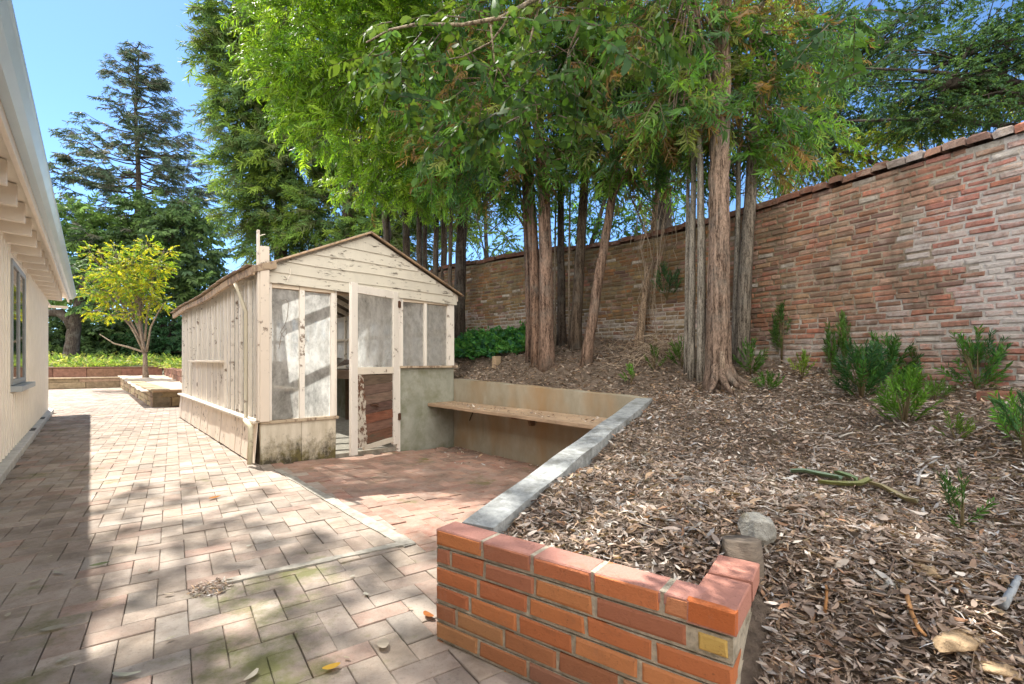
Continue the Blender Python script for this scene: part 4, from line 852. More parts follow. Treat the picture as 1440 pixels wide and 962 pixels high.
# trunks behind the greenhouse
TB=[(545,8.3,-4,.06,'leftmost slender trunk showing above the greenhouse roof ridge'),(573,8.5,-6,.075,'brown trunk above the right slope of the greenhouse roof, near its peak'),(590,8.0,-2,.055,'narrow trunk in the middle of the row behind the greenhouse'),(597,8.8,2,.05,'narrow trunk close to the middle of the row, slightly farther back'),(612,7.7,4,.05,'slim dark trunk over the lower right slope of the greenhouse roof'),(624,8.4,2,.06,'straight trunk two from the right end of the greenhouse'),(632,7.3,6,.032,'pale thin stem beside the right eave of the greenhouse'),(645,7.5,16,.095,'dark leaning trunk standing at the right corner of the greenhouse')]
for u,d,le,r,lab in TB:
    stem(u,440,[(u+le*.2,350,.0),(u+le*.6,240,.05),(u+le,120,.1),(u+le*1.3,0,.1)],r,lab,[L(u-10+le,200,d,.55,.4),L(u+20,120,d,.6,.45),L(u-20,40,d,.6,.45),L(u,270,d,.4,.2)],200,G_B,(.11,.085,.065) if r<.09 else (.07,.055,.045),'bark',d0=d)
# bright drooping acacia over the greenhouse
b=W(2.75,4.0); b[2]=1.1
tree('acacia_tree','bright yellow green acacia drooping over the greenhouse roof',[b,at(545,330,b[1]),at(530,180,b[1]),at(500,40,8.0),at(480,-140,7.8)],.09,
 [L(400,40,7.0,.52,.42),L(385,95,7.1,.34,.28),L(450,20,6.8,.6,.45),L(420,120,7.0,.42,.36),L(470,100,6.9,.55,.42),L(440,180,7.1,.34,.26),L(500,190,7.0,.55,.36),L(530,120,6.8,.6,.45),L(560,40,6.7,.6,.45),L(555,230,7.2,.45,.30),L(505,255,7.3,.35,.2),L(600,170,6.9,.5,.36),L(620,60,6.6,.6,.42),L(590,270,7.3,.4,.22),L(500,-20,6.8,.8,.3),L(640,0,6.6,.7,.3),(-2.6,6.4,6.5,.6,.6,.35),(-1.6,6.2,6.3,.6,.6,.35),(-1.8,5.2,6.3,.6,.6,.35),(-.8,5.4,6.1,.6,.6,.35),(-.9,4.6,6.2,.6,.6,.35),(-.2,5.6,6.3,.6,.6,.35),(-2.4,5.4,6.7,.6,.6,.35),(.3,4.8,6.0,.6,.6,.35),(-.3,3.9,6.0,.6,.6,.35),(-1.5,4.3,6.4,.55,.55,.35)],2900,ACS,'acacia',P_ACB,col=(.13,.10,.075),sc_=(.85,1.3),limbs=1)
# tall feathery evergreens behind
FTg='tall feathery evergreens behind the greenhouse'
def ft(label,u,d,lobes,n):
    b=at(u,440,d); b[2]=.9
    tree('evergreen_tree',label,[b,at(u,250,d),at(u,0,d),at(u+5,-250,d)],.22,lobes,n,FTS,'needle',P_FT,FTg,(.11,.085,.065),'bark',10,.05,down=.2,limbs=1,sc_=(.7,1.15),shell=.5)
ft('tall feathery evergreen whose lumpy left edge stands against the sky',395,15.5,[L(340,20,15,1.0,.9),L(330,85,15.2,.95,.6),L(318,80,15,.5,.35),L(365,140,15,1.1,.7),L(340,175,15.2,.75,.5),L(345,240,15,.7,.5),L(370,215,15,.9,.6),L(350,300,15,.6,.45),L(395,290,15,1.1,.7),L(420,230,15,1.1,.7),L(385,350,15,.7,.4),L(440,330,15,1.0,.6),L(370,-80,15.5,1.3,.9),L(430,60,15.5,1.4,1.0),L(430,150,15.6,1.2,.8),L(410,385,15,.6,.35),L(365,60,15.3,1.2,.8),L(400,120,15.4,1.2,.9)],3800)
ft('tall feathery evergreen standing behind the middle of the greenhouse',490,14.5,[L(470,300,14.5,1.0,.7),L(520,330,14,.9,.5),L(500,210,14.6,1.2,.8),L(480,370,14,.8,.4),L(560,280,14.5,1.0,.6),L(545,160,14.5,1.3,1.0),L(510,60,14.5,1.4,1.0),L(610,220,15,1.2,.9),L(640,120,15,1.3,1.0),L(560,350,14.5,.8,.4),L(620,300,15,.9,.5)],2600)
# conifer at the far left
def conifer(label,u,vb,vt,d,zb,wpx):
    b=at(u,vb,d); b[2]=zb; top=at(u,vt,d); H=top[2]-zb; root=empty('conifer_tree',b,label,'tree'); mb=MB()
    pts=[(0.12*math.sin(k),0,-.2+H*k/14) for k in range(15)]; mb.tube(pts,[.30*(1-k/14.6)+.03 for k in range(15)],12,(.075,.06,.05),0,.08); obj('trunk',mb,M['bark'],root,True)
    lm=MB(); pos=[];dirs=[];sc_=[]; R=wpx*d/F/2
    for k in range(165):
        x=random.uniform(.16,1)**.9; z=H*x; prof=min(1.0,(1-x)*1.75+.10)*(.55+.45*min(1,x*4)); r=R*prof*random.uniform(.72,1.06); a=random.uniform(0,2*math.pi)
        dx,dy=math.cos(a),math.sin(a); P=[]
        rise=.30*r*(x-.25); 
        for q in range(7):
            y=q/6; P.append(np.array([dx*r*y,dy*r*y,z+rise*y-.34*r*y*(1-y)+.10*r*y*y]))
        lm.tube(P,[.045*(1-q/7)+.008 for q in range(7)],5,(.07,.055,.045),0,0,False)
        ns=int(7+18*prof)
        for q in range(ns):
            y=random.uniform(.22,1.03)**.75; i=min(int(y*6),5); f=y*6-i; p=P[i]*(1-f)+P[i+1]*f; sd=random.choice((-1,1))*random.uniform(.1,1.0)
            pos.append(p+np.array([0,0,random.gauss(0,.06)])); dirs.append([dx*math.cos(sd)-dy*math.sin(sd),dx*math.sin(sd)+dy*math.cos(sd),-.12+random.gauss(0,.22)]); sc_.append(random.uniform(.45,1.0)*(.55+.45*prof))
    obj('branches',lm,M['bark2'],root,True)
    pal=np.array([(.055,.095,.055),(.07,.11,.065),(.085,.12,.08),(.10,.105,.075)]); n=len(pos)
    V,Q,C=scatter(CNS,np.array(pos),np.array(dirs),np.array(sc_),pal[rng.integers(0,4,n)]*rng.uniform(.8,1.2,(n,1)),(.07,.055,.04),.25)
    quads('needles',V,Q,C,M['needle'],root)
conifer('tall sparse conifer standing alone against the blue sky',193,470,66,34,1.2,235)
# dark trees under it
def bg(label,u,d,zb,lobes,n,pal,temps=FRS,mat='needle',name='evergreen_tree',col=(.06,.05,.04),r=.25,sc_=(.6,1.1),pts=None,group=None,**k):
    b=at(u,470,d); b[2]=zb; top=max(lobes,key=lambda l:l[2])
    P=[b]+([at(*q) for q in pts] if pts else [np.array([b[0]*.6+top[0]*.4,b[1],b[2]*.5+top[2]*.5]),np.array(top[:3])])
    return tree(name,label,P,r,lobes,n,temps,mat,pal,group,col,'bark',9,.06,down=.12,limbs=2,sc_=sc_,shell=.4,**k)
bg('dark spreading evergreen filling the space right of the conifer trunk',235,30,1.2,[L(250,330,30,1.5,1.1),L(275,300,30,1.0,.6),L(255,380,30,1.9,.9),L(270,420,30,1.2,.6),L(215,300,31,1.4,.9),L(285,360,30,.8,.5),L(225,420,31,1.6,.8),L(280,400,30,.8,.6),L(200,350,31,1.4,.9)],850,P_DK+[(.06,.12,.03)])
bg('mid green bushy evergreen left of the conifer trunk',120,31,1.2,[L(110,310,31,1.6,.9),L(150,330,31,1.4,.8),L(95,360,31,1.3,.9),L(140,380,32,1.6,.9),L(100,420,31,1.2,.6)],560,[(.11,.20,.05),(.14,.24,.06),(.08,.16,.05)])
bg('old oak with a thick bent limb reaching left behind the house corner',100,24,.9,[L(80,395,24,.9,.4),L(150,420,24.5,.9,.4),L(95,380,24.5,.8,.4)],120,P_DK,r=.34,pts=[(103,465,24),(112,425,24),(120,390,24.2)],col=(.075,.06,.05))
mb=MB(); o_=bpy.data.objects
ok=[x for x in o_ if x.get('label','').startswith('old oak')][0]; bb=np.array(ok.location)
P=[at(*q)-bb for q in ((104,462,24),(96,448,24),(84,440,24),(70,440,24),(58,446,24),(40,430,24))]; mb.tube(P,[.27,.24,.21,.19,.17,.12],9,(.075,.06,.05),0,.08); obj('bent_limb',mb,M['bark'],ok,True)
G_H='dark bushes behind the bright bank'
for i,(u,d,lab,pal) in enumerate(((85,28,'dark bush at the foot of the old oak',P_DK),(135,29,'dark green bush left of the yellow tree trunk',P_DK+[(.05,.10,.03)]),(185,30,'dark green bush straight behind the yellow tree trunk',P_DK),(235,29,'dark green bush right of the yellow tree, beside the greenhouse',[(.025,.075,.025),(.035,.09,.03)]),(282,33,'dark bush hidden mostly by the greenhouse roof',P_DK))):
    bg(lab,u,d,1.0,[L(u,478,d,1.7,.9),L(u-22,485,d,1.2,.6),L(u+20,470,d,1.2,.8),L(u,495,d-.5,1.6,.35),L(u+8,452,d+.6,1.2,.6)],330,pal,name='bush',group=G_H,sc_=(.5,.9),cat='bush')
# the yellow-green young tree
b=at(205,530,17.9); b[2]=bedz(.4,17)-.02
yt=tree('young_tree','young tree with yellow green leaves growing in the sandy bed',[b,at(204,500,17.9),at(197,455,17.9),at(198,410,17.9)],.085,
 [L(189,372,17.8,0.61,0.37),L(221,375,17.9,0.45,0.32),L(152,385,17.9,0.45,0.28),L(132,355,17.7,0.34,0.19),L(166,352,17.9,0.34,0.19),L(207,345,18,0.28,0.18),L(129,410,17.8,0.34,0.23),L(161,420,17.9,0.45,0.26),L(198,415,17.9,0.53,0.30),L(226,425,18,0.33,0.19),L(180,400,17.3,0.49,0.30),L(122,385,17.9,0.20,0.13),L(235,355,18,0.25,0.16),L(152,445,17.8,0.30,0.13),L(129,440,17.8,0.20,0.11),L(193,440,17.7,0.41,0.18),L(212,400,17.6,0.41,0.26),L(170,385,17.5,0.41,0.26)],1350,BRS,'soft',P_YL,col=(.22,.17,.13),bark='bark2',down=.05,sc_=(.38,.68),shell=.3,limbs=2,lr=.45)
mb=MB()
for pp in (((203,497),(190,470),(176,447),(165,430)),((206,495),(212,460),(222,440),(232,425)),((202,495),(180,488),(160,483),(140,470)),((204,480),(206,450),(212,420),(214,395))): mb.tube([at(u,v,17.85)-b for u,v in pp],[.045,.035,.025,.012],7,(.24,.19,.14))
obj('forks',mb,M['bark2'],yt,True)
# greenery beyond the brick wall
G_W='greenery beyond the brick wall'
for u,d,lab,lobes,n,pal in (
 (690,13,'sunlit bush seen over the wall between greenhouse and central trunks',[L(690,345,13,.8,.35),L(720,330,13,.7,.45),L(665,300,14,.8,.5),L(705,290,14,.9,.4),L(740,360,12.5,.6,.25),L(680,265,14,1.0,.5),L(650,330,13.5,.6,.4),L(725,260,13.5,.8,.5)],520,[(.12,.20,.03),(.08,.16,.03),(.16,.24,.04)]),
 (800,11,'leafy bush seen over the wall between the central trunks',[L(790,320,11,.8,.5),L(830,310,10.8,.6,.5),L(870,320,10.5,.6,.4),L(810,260,11.5,.9,.5),L(860,250,11.5,.8,.5)],420,[(.06,.14,.03),(.08,.17,.03),(.045,.10,.03)]),
 (920,10,'leafy bush seen over the wall left of the thickest trunk',[L(900,310,10,.6,.35),L(955,270,10,.6,.45),L(930,230,10.5,.8,.5),L(980,290,9.5,.4,.3)],280,[(.05,.12,.03),(.09,.18,.03)]),
 (1110,10.5,'pale sunlit bush over the wall just right of the leaning trunk',[L(1105,250,10.5,.6,.4),L(1140,235,10.5,.6,.25),L(1090,190,11,.5,.5),L(1130,200,11,.6,.4),L(1170,215,11,.6,.3)],330,[(.13,.19,.05),(.09,.15,.04),(.17,.2,.06)]),
 (1230,9.5,'yellow green sunlit bush over the middle of the brick wall',[L(1210,215,9.5,.6,.28),L(1270,195,9.5,.65,.25),L(1320,175,9.3,.5,.25),L(1165,228,10,.5,.25),L(1240,180,10.2,.7,.3),L(1300,165,10,.6,.3),L(1370,150,9.6,.6,.3),L(1420,130,9.4,.6,.3)],520,[(.20,.26,.03),(.14,.22,.03),(.26,.24,.04),(.08,.15,.03)])):
    bg(lab,u,d,1.4,lobes,n,pal,BRS,'soft','bush',group=G_W,sc_=(.4,.8),cat='bush',r=.08)
OKc=[(.035,.085,.035),(.045,.105,.04),(.06,.125,.04),(.08,.15,.04)]
bg('dark oak spreading above the right part of the brick wall',1560,8.6,1.3,[L(1440,110,8,.7,.32),L(1380,150,8,.6,.25),L(1330,120,8.2,.55,.22),L(1270,150,8.4,.5,.18),L(1410,60,8,.6,.22),L(1350,60,8.4,.45,.18),L(1300,175,8.3,.5,.15),L(1430,175,7.8,.4,.16),L(1390,105,8.2,.5,.2),L(1480,20,8,.6,.3),L(1560,60,8,.8,.6),L(1240,120,8.6,.35,.15),L(1340,165,8,.5,.18),L(1290,70,8.3,.45,.16),L(1400,20,8.2,.6,.3),L(1440,60,8,.5,.3),L(1300,140,8.6,.5,.2),L(1360,90,8.4,.5,.25)],3400,OKc,BRS,'oak','oak_tree',sc_=(.26,.48),r=.2,pts=[(1540,300,8.5),(1470,150,8.3),(1400,110,8.2),(1320,120,8.2)])
bg('dark oak spreading above the wall right of the leaning trunk',1180,11,1.4,[L(1140,150,10,.6,.3),L(1190,110,10,.6,.25),L(1240,60,10,.6,.25),L(1160,50,10,.6,.3),L(1110,110,10,.5,.4),L(1290,20,10,.7,.2),L(1210,165,10,.55,.2),L(1150,200,10,.5,.2),L(1210,0,10,.6,.25),L(1100,20,10.2,.6,.4),L(1330,0,9.6,.5,.16),L(1110,210,10,.5,.3),L(1260,130,10,.5,.2),L(1180,60,10.2,.6,.35),L(1230,90,10.4,.7,.3),L(1130,60,10.4,.6,.4),L(1170,180,10.4,.6,.25),L(1240,180,10.6,.6,.2),L(1270,40,10.2,.5,.25)],3600,OKc+[(.06,.12,.04)],BRS,'oak','oak_tree',sc_=(.3,.52),r=.16,pts=[(1175,230,10.8),(1150,160,10.4),(1110,130,10.2)])
mb=MB(); ok=[x for x in bpy.data.objects if x.get('label','')=='dark oak spreading above the right part of the brick wall'][0]; bb=np.array(ok.location)
for pp in (((1440,118,8.0),(1380,108,8.1),(1300,100,8.3),(1200,95,8.5)),((1440,178,8.0),(1360,172,8.3),(1260,168,8.5),(1150,172,8.8)),((1440,55,8.1),(1400,60,8.2),(1330,90,8.3),(1280,110,8.4))): mb.tube([at(*q)-bb for q in pp],[.05,.04,.028,.012],6,(.06,.05,.045))
mb.tube([at(*q)-bb for q in ((1560,120,8.3),(1500,110,8.2),(1440,118,8.0))],[.09,.07,.05],6,(.06,.05,.045)); obj('limbs',mb,M['bark'],ok,True)
mb=MB(); ok=[x for x in bpy.data.objects if x.get('label','')=='dark oak spreading above the wall right of the leaning trunk'][0]; bb=np.array(ok.location)
for pp in (((1245,238,10.6),(1215,222,10.4),(1170,208,10.2),(1110,212,10)),((1110,130,10.2),(1180,85,10.1),(1250,60,10),(1300,40,10)),((1100,140,10.2),(1160,112,10.1),(1230,105,10),(1290,80,10)),((1105,120,10.2),(1140,60,10.1),(1180,20,10),(1200,-30,10))): mb.tube([at(*q)-bb for q in pp],[.06,.05,.035,.015],6,(.05,.042,.038))
obj('limbs',mb,M['bark'],ok,True)
# the oak whose branches hang into the top of the view (trunk beside the photographer)
b=np.array([2.5,-2.3,.35]); oklob=[L(560,60,2.35,.17,.14),L(630,40,2.25,.20,.13),L(700,30,2.15,.20,.14),L(790,60,2.15,.22,.16),L(600,140,2.4,.16,.12),L(680,130,2.3,.20,.13),L(760,140,2.25,.18,.12),L(850,40,2.2,.20,.12),L(905,10,2.25,.16,.10),L(640,175,2.45,.12,.09),L(545,120,2.45,.10,.09),L(830,110,2.3,.12,.09),L(1190,20,2.3,.12,.07),L(1215,100,2.5,.06,.05)]
ov=tree('oak_tree','broad leaved oak branch hanging into the top of the view',[b,(2.3,-2.0,1.4),(1.9,-1.2,2.4),(1.3,.2,2.95),(.7,1.4,2.95)],.2,oklob,130,OKS,'oak',P_OAK,col=(.22,.18,.14),bark='bark',down=.3,limbs=0,sc_=(.62,.95),shell=.2,lr=.06,sub=5)
mb=MB()
mb.tube([np.array((.7,1.4,2.95))-b,np.array((.55,1.75,2.9))-b,at(860,-110,2.05)-b,at(800,-60,2.1)-b],[.05,.03,.018,.013],8,(.25,.2,.15))
for pp,r in ((((800,-60,2.1),(760,-5,2.1),(705,25,2.12),(650,35,2.15),(585,34,2.2),(548,42,2.25),(515,60,2.3)),.012),(((1000,-70,2.0),(830,-20,2.1),(815,35,2.15),(800,70,2.2),(790,125,2.25)),.008),(((720,20,2.12),(690,60,2.2),(650,80,2.25),(595,90,2.3)),.006),(((760,0,2.1),(745,60,2.15),(700,95,2.2),(690,140,2.3)),.006),(((690,35,2.15),(695,85,2.2),(720,130,2.25)),.005)):
    mb.tube([at(*q)-b for q in pp],[r*(1-.7*i/(len(pp)-1)) for i in range(len(pp))],6,(.32,.26,.18))
obj('twigs',mb,M['bark2'],ov,True)
# tall oak behind the house: its branches, above the frame, dapple the path
b=W(-7.5,1.5); b[2]=0
tree('oak_tree','tall oak behind the house whose high branches dapple the brick path',[b,up(b,.2,.1,4),up(b,.8,.4,7),up(b,1.8,.8,9)],.3,
 [(-7.7,7.9,9.2,.9,.7,.5),(-6.6,6.6,8.6,.8,.7,.5),(-5.7,6.4,8.4,.6,.5,.4),(-7.0,6.0,9.4,1.0,.8,.6),(-5.6,5.6,9.0,.8,.7,.4),(-8.6,8.0,9.8,.9,.8,.5),(-6.0,7.4,9.6,.6,.5,.4),(-7.9,6.2,8.8,.9,.9,.6),(-6.6,5.2,9.3,.8,.7,.5),(-9,5,9.5,1.2,1.2,.8),(-4.9,6.2,8.6,.5,.4,.3)],390,BRS,'oak',P_DK,col=(.12,.10,.08),down=.1,sc_=(.6,1.1),shell=.3)

# ================================================================== PLANTS
def plant(name,label,u,v,h,w,n,pal,cat='shrub',temps=SHS,mat='soft',group=None,sc_=None,tall=False,pos=None):
    b=ground_hit(u,v) if pos is None else np.array(pos); r=empty(name,b,label,cat,0,group); mb=MB()
    ns=max(3,int(n/8)); 
    for k in range(min(ns,10)):
        a=random.uniform(0,6.28); q=w*.35*random.random(); mb.tube([(0,0,-.02),(math.cos(a)*q*.5,math.sin(a)*q*.5,h*.4),(math.cos(a)*q,math.sin(a)*q,h*.85)],[.006,.004,.002],5,(.13,.10,.05))
    obj('stems',mb,M['twig'],r,True)
    P=[];D=[]
    for k in range(n):
        a=random.uniform(0,6.28); zz=random.random()**.8; q=w*.5*math.sqrt(random.random())*(math.sin(math.pi*min(.15+zz*.8,1))*.75+.25) ; P.append([math.cos(a)*q*.75,math.sin(a)*q*.75,h*zz*.82]); o=.9 if not tall else .35
        D.append([math.cos(a)*o*(1.1-zz),math.sin(a)*o*(1.1-zz),.75])
    s=sc_ or (.6,1.0); pal=np.array(pal); V,Q,C=scatter(temps,np.array(P),np.array(D),rng.uniform(s[0],s[1],n),pal[rng.integers(0,len(pal),n)]*rng.uniform(.7,1.3,(n,1)),(.10,.12,.04))
    quads('foliage',V,Q,C,M[mat],r); return r
plant('shrub','bushy green shrub against the pale brick wall at far right',1375,552,.32,.22,46,P_SH,sc_=(.45,.8))
plant('shrub','largest dark green shrub in front of the brick wall',1212,560,.28,.28,80,[(.04,.12,.04),(.06,.16,.04),(.03,.09,.04)],sc_=(.45,.85))
plant('shrub','second dark shrub growing into the right side of the largest one',1245,545,.26,.20,40,[(.04,.12,.03),(.06,.15,.03)],sc_=(.6,.95))
plant('shrub','bright green rounded shrub in front of the largest dark shrub',1272,603,.26,.20,56,[(.09,.21,.03),(.07,.17,.03),(.12,.25,.04)],sc_=(.4,.75))
plant('sapling','tall slim sapling against the wall right of the leaning trunk',1099,512,.52,.14,34,[(.07,.15,.03),(.05,.12,.03)],'sapling',tall=True,sc_=(.5,.8))
plant('sapling','slim upright sapling left of the largest dark shrub, taller of two',1188,530,.42,.11,26,[(.09,.19,.04),(.07,.16,.03)],'sapling',tall=True,sc_=(.5,.8))
plant('sapling','slim upright sapling left of the largest dark shrub, shorter of two',1169,528,.36,.09,20,[(.08,.17,.04),(.06,.14,.03)],'sapling',tall=True,sc_=(.5,.75))
plant('seedling','small yellow green seedling in a sunlit patch near the wall',1128,534,.14,.10,14,[(.20,.30,.04),(.14,.25,.03)],'seedling',sc_=(.4,.6))
plant('shrub','small green shrub at the right foot of the thickest trunk',1056,528,.22,.14,26,[(.07,.18,.03),(.05,.14,.03)],sc_=(.5,.75))
plant('weed','low mat of green weed on the litter right of the thickest trunk',1080,549,.05,.16,22,[(.07,.18,.03)],'weed',sc_=(.35,.5))
plant('seedling','small bright green seedling at the head of the kerb wall',887,542,.11,.10,12,[(.12,.28,.04),(.09,.22,.03)],'seedling',sc_=(.38,.55))
plant('seedling','lone dark seedling in the litter at the lower right',1352,752,.13,.12,9,[(.04,.11,.03),(.06,.15,.03)],'seedling',sc_=(.4,.6))
plant('shrub','blue green grassy plant at the right edge of the view',1440,640,.16,.18,26,[(.10,.24,.04),(.07,.17,.08),(.12,.26,.05)],sc_=(.55,.9))
plant('shrub','thin twiggy shrub with few leaves left of the far right shrub',1292,535,.22,.16,12,[(.07,.12,.03)],sc_=(.45,.65))
plant('weed','yellow green weed between the rounded shrub and the right edge',1345,622,.06,.13,10,[(.16,.26,.04),(.12,.22,.04)],'weed',sc_=(.35,.5))
plant('weed','green weed trailing right from the bright rounded shrub',1315,565,.05,.18,16,[(.10,.22,.04)],'weed',sc_=(.35,.55))
plant('weed','leafy weed left of the pale grey stems',958,520,.22,.18,24,[(.06,.14,.03),(.08,.17,.03)],'weed',sc_=(.45,.7))
plant('weed','thin weed in the litter between the two big trunks',920,520,.16,.12,12,[(.08,.16,.03)],'weed',sc_=(.4,.6))
plant('creeper','green creeper clinging high on the wall behind the trees',940,400,.30,.3,40,[(.03,.09,.05),(.04,.11,.04)],'creeper',sc_=(.5,.8),pos=at(938,420,5.28))
# dry creeper heap (uncountable twigs)
mb=MB(); c0=ground_hit(925,505)
for k in range(420):
    u=random.gauss(925,26); d=random.uniform(4.9,5.6); x,y,_=at(u,500,d); z=soilz(x,y)+abs(random.gauss(0,.10)); a=random.uniform(0,6.28); l=random.uniform(.08,.28); e=random.uniform(-.5,.8)
    P=[np.array([x,y,z])]; dv=np.array([math.cos(a),math.sin(a)*.6,e])
    for q in range(3): P.append(P[-1]+dv*l/3); dv=dv+np.array([random.gauss(0,.3),random.gauss(0,.3),random.gauss(-.25,.3)])
    mb.tube(P,random.uniform(.0012,.0035),4,random.choice(((.36,.28,.20),(.26,.19,.13),(.42,.34,.25),(.16,.11,.08))),0,0,False)
for k in range(46):
    u=random.uniform(895,955); d=5.25+random.uniform(-.1,.4); v=random.uniform(250,400); P=[at(u,v,d)]
    for q in range(5): P.append(P[-1]+np.array([random.gauss(0,.035),random.gauss(0,.03),-random.uniform(.08,.2)]))
    mb.tube(P,random.uniform(.0015,.004),4,random.choice(((.30,.24,.18),(.22,.17,.12),(.14,.11,.08))),0,0,False)
tag(obj('dry_creeper',mb,M['twig']),'heap of dry creeper stems on the wall behind the leaning tree','creeper',None,'stuff')
# ivy bed beside the greenhouse, bright ground cover on the far bank
IVL=[leaf(.05,.042,2,.03,.3,.55)]; IVS=[spray(.16,9,IVL,1.3,.1,.0,.002) for _ in range(4)]
pos=[];dirs=[]
for k in range(900):
    u=random.uniform(634,745); v=random.uniform(476,506)-(6 if u>700 else 0); p=ground_hit(u,v); pos.append(p+np.array([0,0,random.uniform(.0,.09)])); dirs.append([random.gauss(0,1),random.gauss(0,1),random.uniform(.1,.9)])
pal=np.array([(.055,.19,.05),(.08,.25,.06),(.05,.16,.09),(.12,.30,.07)]); n=len(pos)
V,Q,C=scatter(IVS,np.array(pos),np.array(dirs),rng.uniform(.7,1.1,n),pal[rng.integers(0,4,n)],(.08,.08,.03)); tag(quads('ivy',V,Q,C,M['oak']),'glossy green ivy covering the ground beside the greenhouse','ivy',None,'stuff')
pos=[];dirs=[]
for k in range(2600):
    s=random.uniform(-9,1.9); t_=20.95+abs(random.gauss(0,3.2)); p=W(s,t_); p[2]=bankz(s,t_)+random.uniform(0,.22); pos.append(p); dirs.append([random.gauss(0,1),random.gauss(0,1),random.uniform(.2,1.2)])
for k in range(420):
    t_=random.uniform(12,20.5); s=(s1+.5)+random.uniform(0,.8); p=W(s,t_,.74+random.uniform(0,.14)); pos.append(p); dirs.append([random.gauss(0,1),random.gauss(0,1),random.uniform(.2,1)])
pal=np.array([(.20,.30,.06),(.28,.36,.08),(.14,.24,.05),(.34,.36,.12)]); n=len(pos)
V,Q,C=scatter(BRS,np.array(pos),np.array(dirs),rng.uniform(.35,.8,n),pal[rng.integers(0,4,n)]*rng.uniform(.7,1.2,(n,1)),(.2,.2,.08)); tag(quads('ground_cover',V,Q,C,M['soft']),'bright green ground cover on the far bank','ground cover',None,'stuff')

# ================================================================== LITTER
LIT=np.array([(0.603, 0.532, 0.468), (0.483, 0.395, 0.333), (0.349, 0.259, 0.205), (0.66, 0.615, 0.552), (0.254, 0.199, 0.162), (0.537, 0.382, 0.255), (0.456, 0.43, 0.41), (0.188, 0.151, 0.126), (0.66, 0.66, 0.66), (0.456, 0.259, 0.157)]); LW=np.array([.12,.16,.18,.05,.18,.08,.10,.09,.01,.03])
def litter(n,xr,yr,size,test,lift=.012,pal=LIT,w=LW,zf=None):
    x=rng.uniform(*xr,n); y=rng.uniform(*yr,n); k=test(x,y); x,y=x[k],y[k]; z=(zf or soilf)(x,y); n=len(x)
    lf=[leaf(1,.26,3,c,.35,b) for c,b in ((.25,.7),(.1,.6),(-.3,.7))]+[leaf(1,.11,2,c,.3,.5) for c in (.4,.15)]+[leaf(1,.42,3,.05,.5,.6)]
    tid=rng.choice(6,n,p=[.2,.18,.17,.2,.17,.08]); AV=[];AQ=[];AC=[];o=0
    for t_ in range(6):
        idx=np.where(tid==t_)[0]; V,Q=lf[t_]; V=V-np.array([.5,0,-.08]); m=len(idx)
        a=rng.uniform(0,6.283,m); pit=rng.normal(0,.20,m); rol=rng.normal(0,.34,m)+np.where(rng.random(m)<.5,3.14,0)
        R=np.array([rot(a[i],pit[i],rol[i]) for i in range(m)])*(rng.uniform(*size,m)[:,None,None])
        P=np.einsum('nij,vj->nvi',R,V)+np.stack([x[idx],y[idx],z[idx]+np.abs(rng.normal(0,lift,m))+.002],1)[:,None,:]
        c=pal[rng.choice(len(pal),m,p=w)]*rng.uniform(.7,1.25,(m,1)); AV.append(P.reshape(-1,3)); AC.append(np.repeat(c,len(V),0)); AQ.append((Q[None]+(np.arange(m)*len(V))[:,None,None]+o).reshape(-1,4)); o+=m*len(V)
    return np.vstack(AV),np.vstack(AQ),np.vstack(AC)
def insoil(x,y):
    k=inpoly(x,y); wl=np.array([np.interp(xx,[-6,-2.1,-.81,.13,.77,1.3,1.8,2.33,2.7,3.15,4.05,6],[13,9.5,7.9,6.95,6.4,5.98,5.4,4.62,3.86,2.97,1.25,-2]) for xx in x]); k&=y<wl
    dd=(x-CD0[0])*CPER[0]+(y-CD0[1])*CPER[1]; al=(x-CD0[0])*CDIR[0]+(y-CD0[1])*CDIR[1]; k&=~((dd<.15)&(al>-.2)&(al<2.7)); e1=(x-PA[0])*E1[0]+(y-PA[1])*E1[1]; e2=(x-PA[0])*E2[0]+(y-PA[1])*E2[1]
    k&=~((e2<.115)&(e1<PLEN)&(e1>-.1)); k&=~((e1>PLEN-.13)&(e1<PLEN+.03)&(e2<.36)); return k&(np.hypot(x,y)>.9)
WRM=np.array([(0.462, 0.368, 0.293), (0.363, 0.27, 0.207), (0.275, 0.19, 0.14), (0.506, 0.437, 0.366), (0.198, 0.144, 0.11), (0.418, 0.287, 0.183), (0.33, 0.276, 0.232), (0.143, 0.109, 0.085), (0.55, 0.506, 0.451), (0.33, 0.196, 0.122)])
parts=[litter(24000,(-.2,2.6),(.9,2.5),(.016,.048),insoil,.010),litter(17000,(.5,2.3),(.9,2.0),(.014,.048),insoil,.012,WRM),litter(12000,(.5,2.3),(.9,2.0),(.012,.04),insoil,.012),litter(500,(.5,2.4),(.9,2.2),(.05,.068),insoil,.02),litter(30000,(-.2,3.6),(1.5,4.3),(.016,.046),insoil,.012),litter(30000,(-.2,3.6),(1.5,4.3),(.012,.038),insoil,.010,WRM),litter(30000,(-.9,3.2),(3.9,6.9),(.02,.055),insoil,.014,WRM),litter(70000,(-.2,3.9),(.9,3.9),(.006,.022),insoil,.006,WRM)]
of_=np.cumsum([0]+[len(p[0]) for p in parts]); V=np.vstack([p[0] for p in parts]); Q=np.vstack([p[1]+k for p,k in zip(parts,of_)]); C=np.vstack([p[2] for p in parts])
tag(quads('leaf_litter',V,Q,C,M['litter']),'dry brown and grey leaf litter covering the slope','leaf litter',None,'stuff')
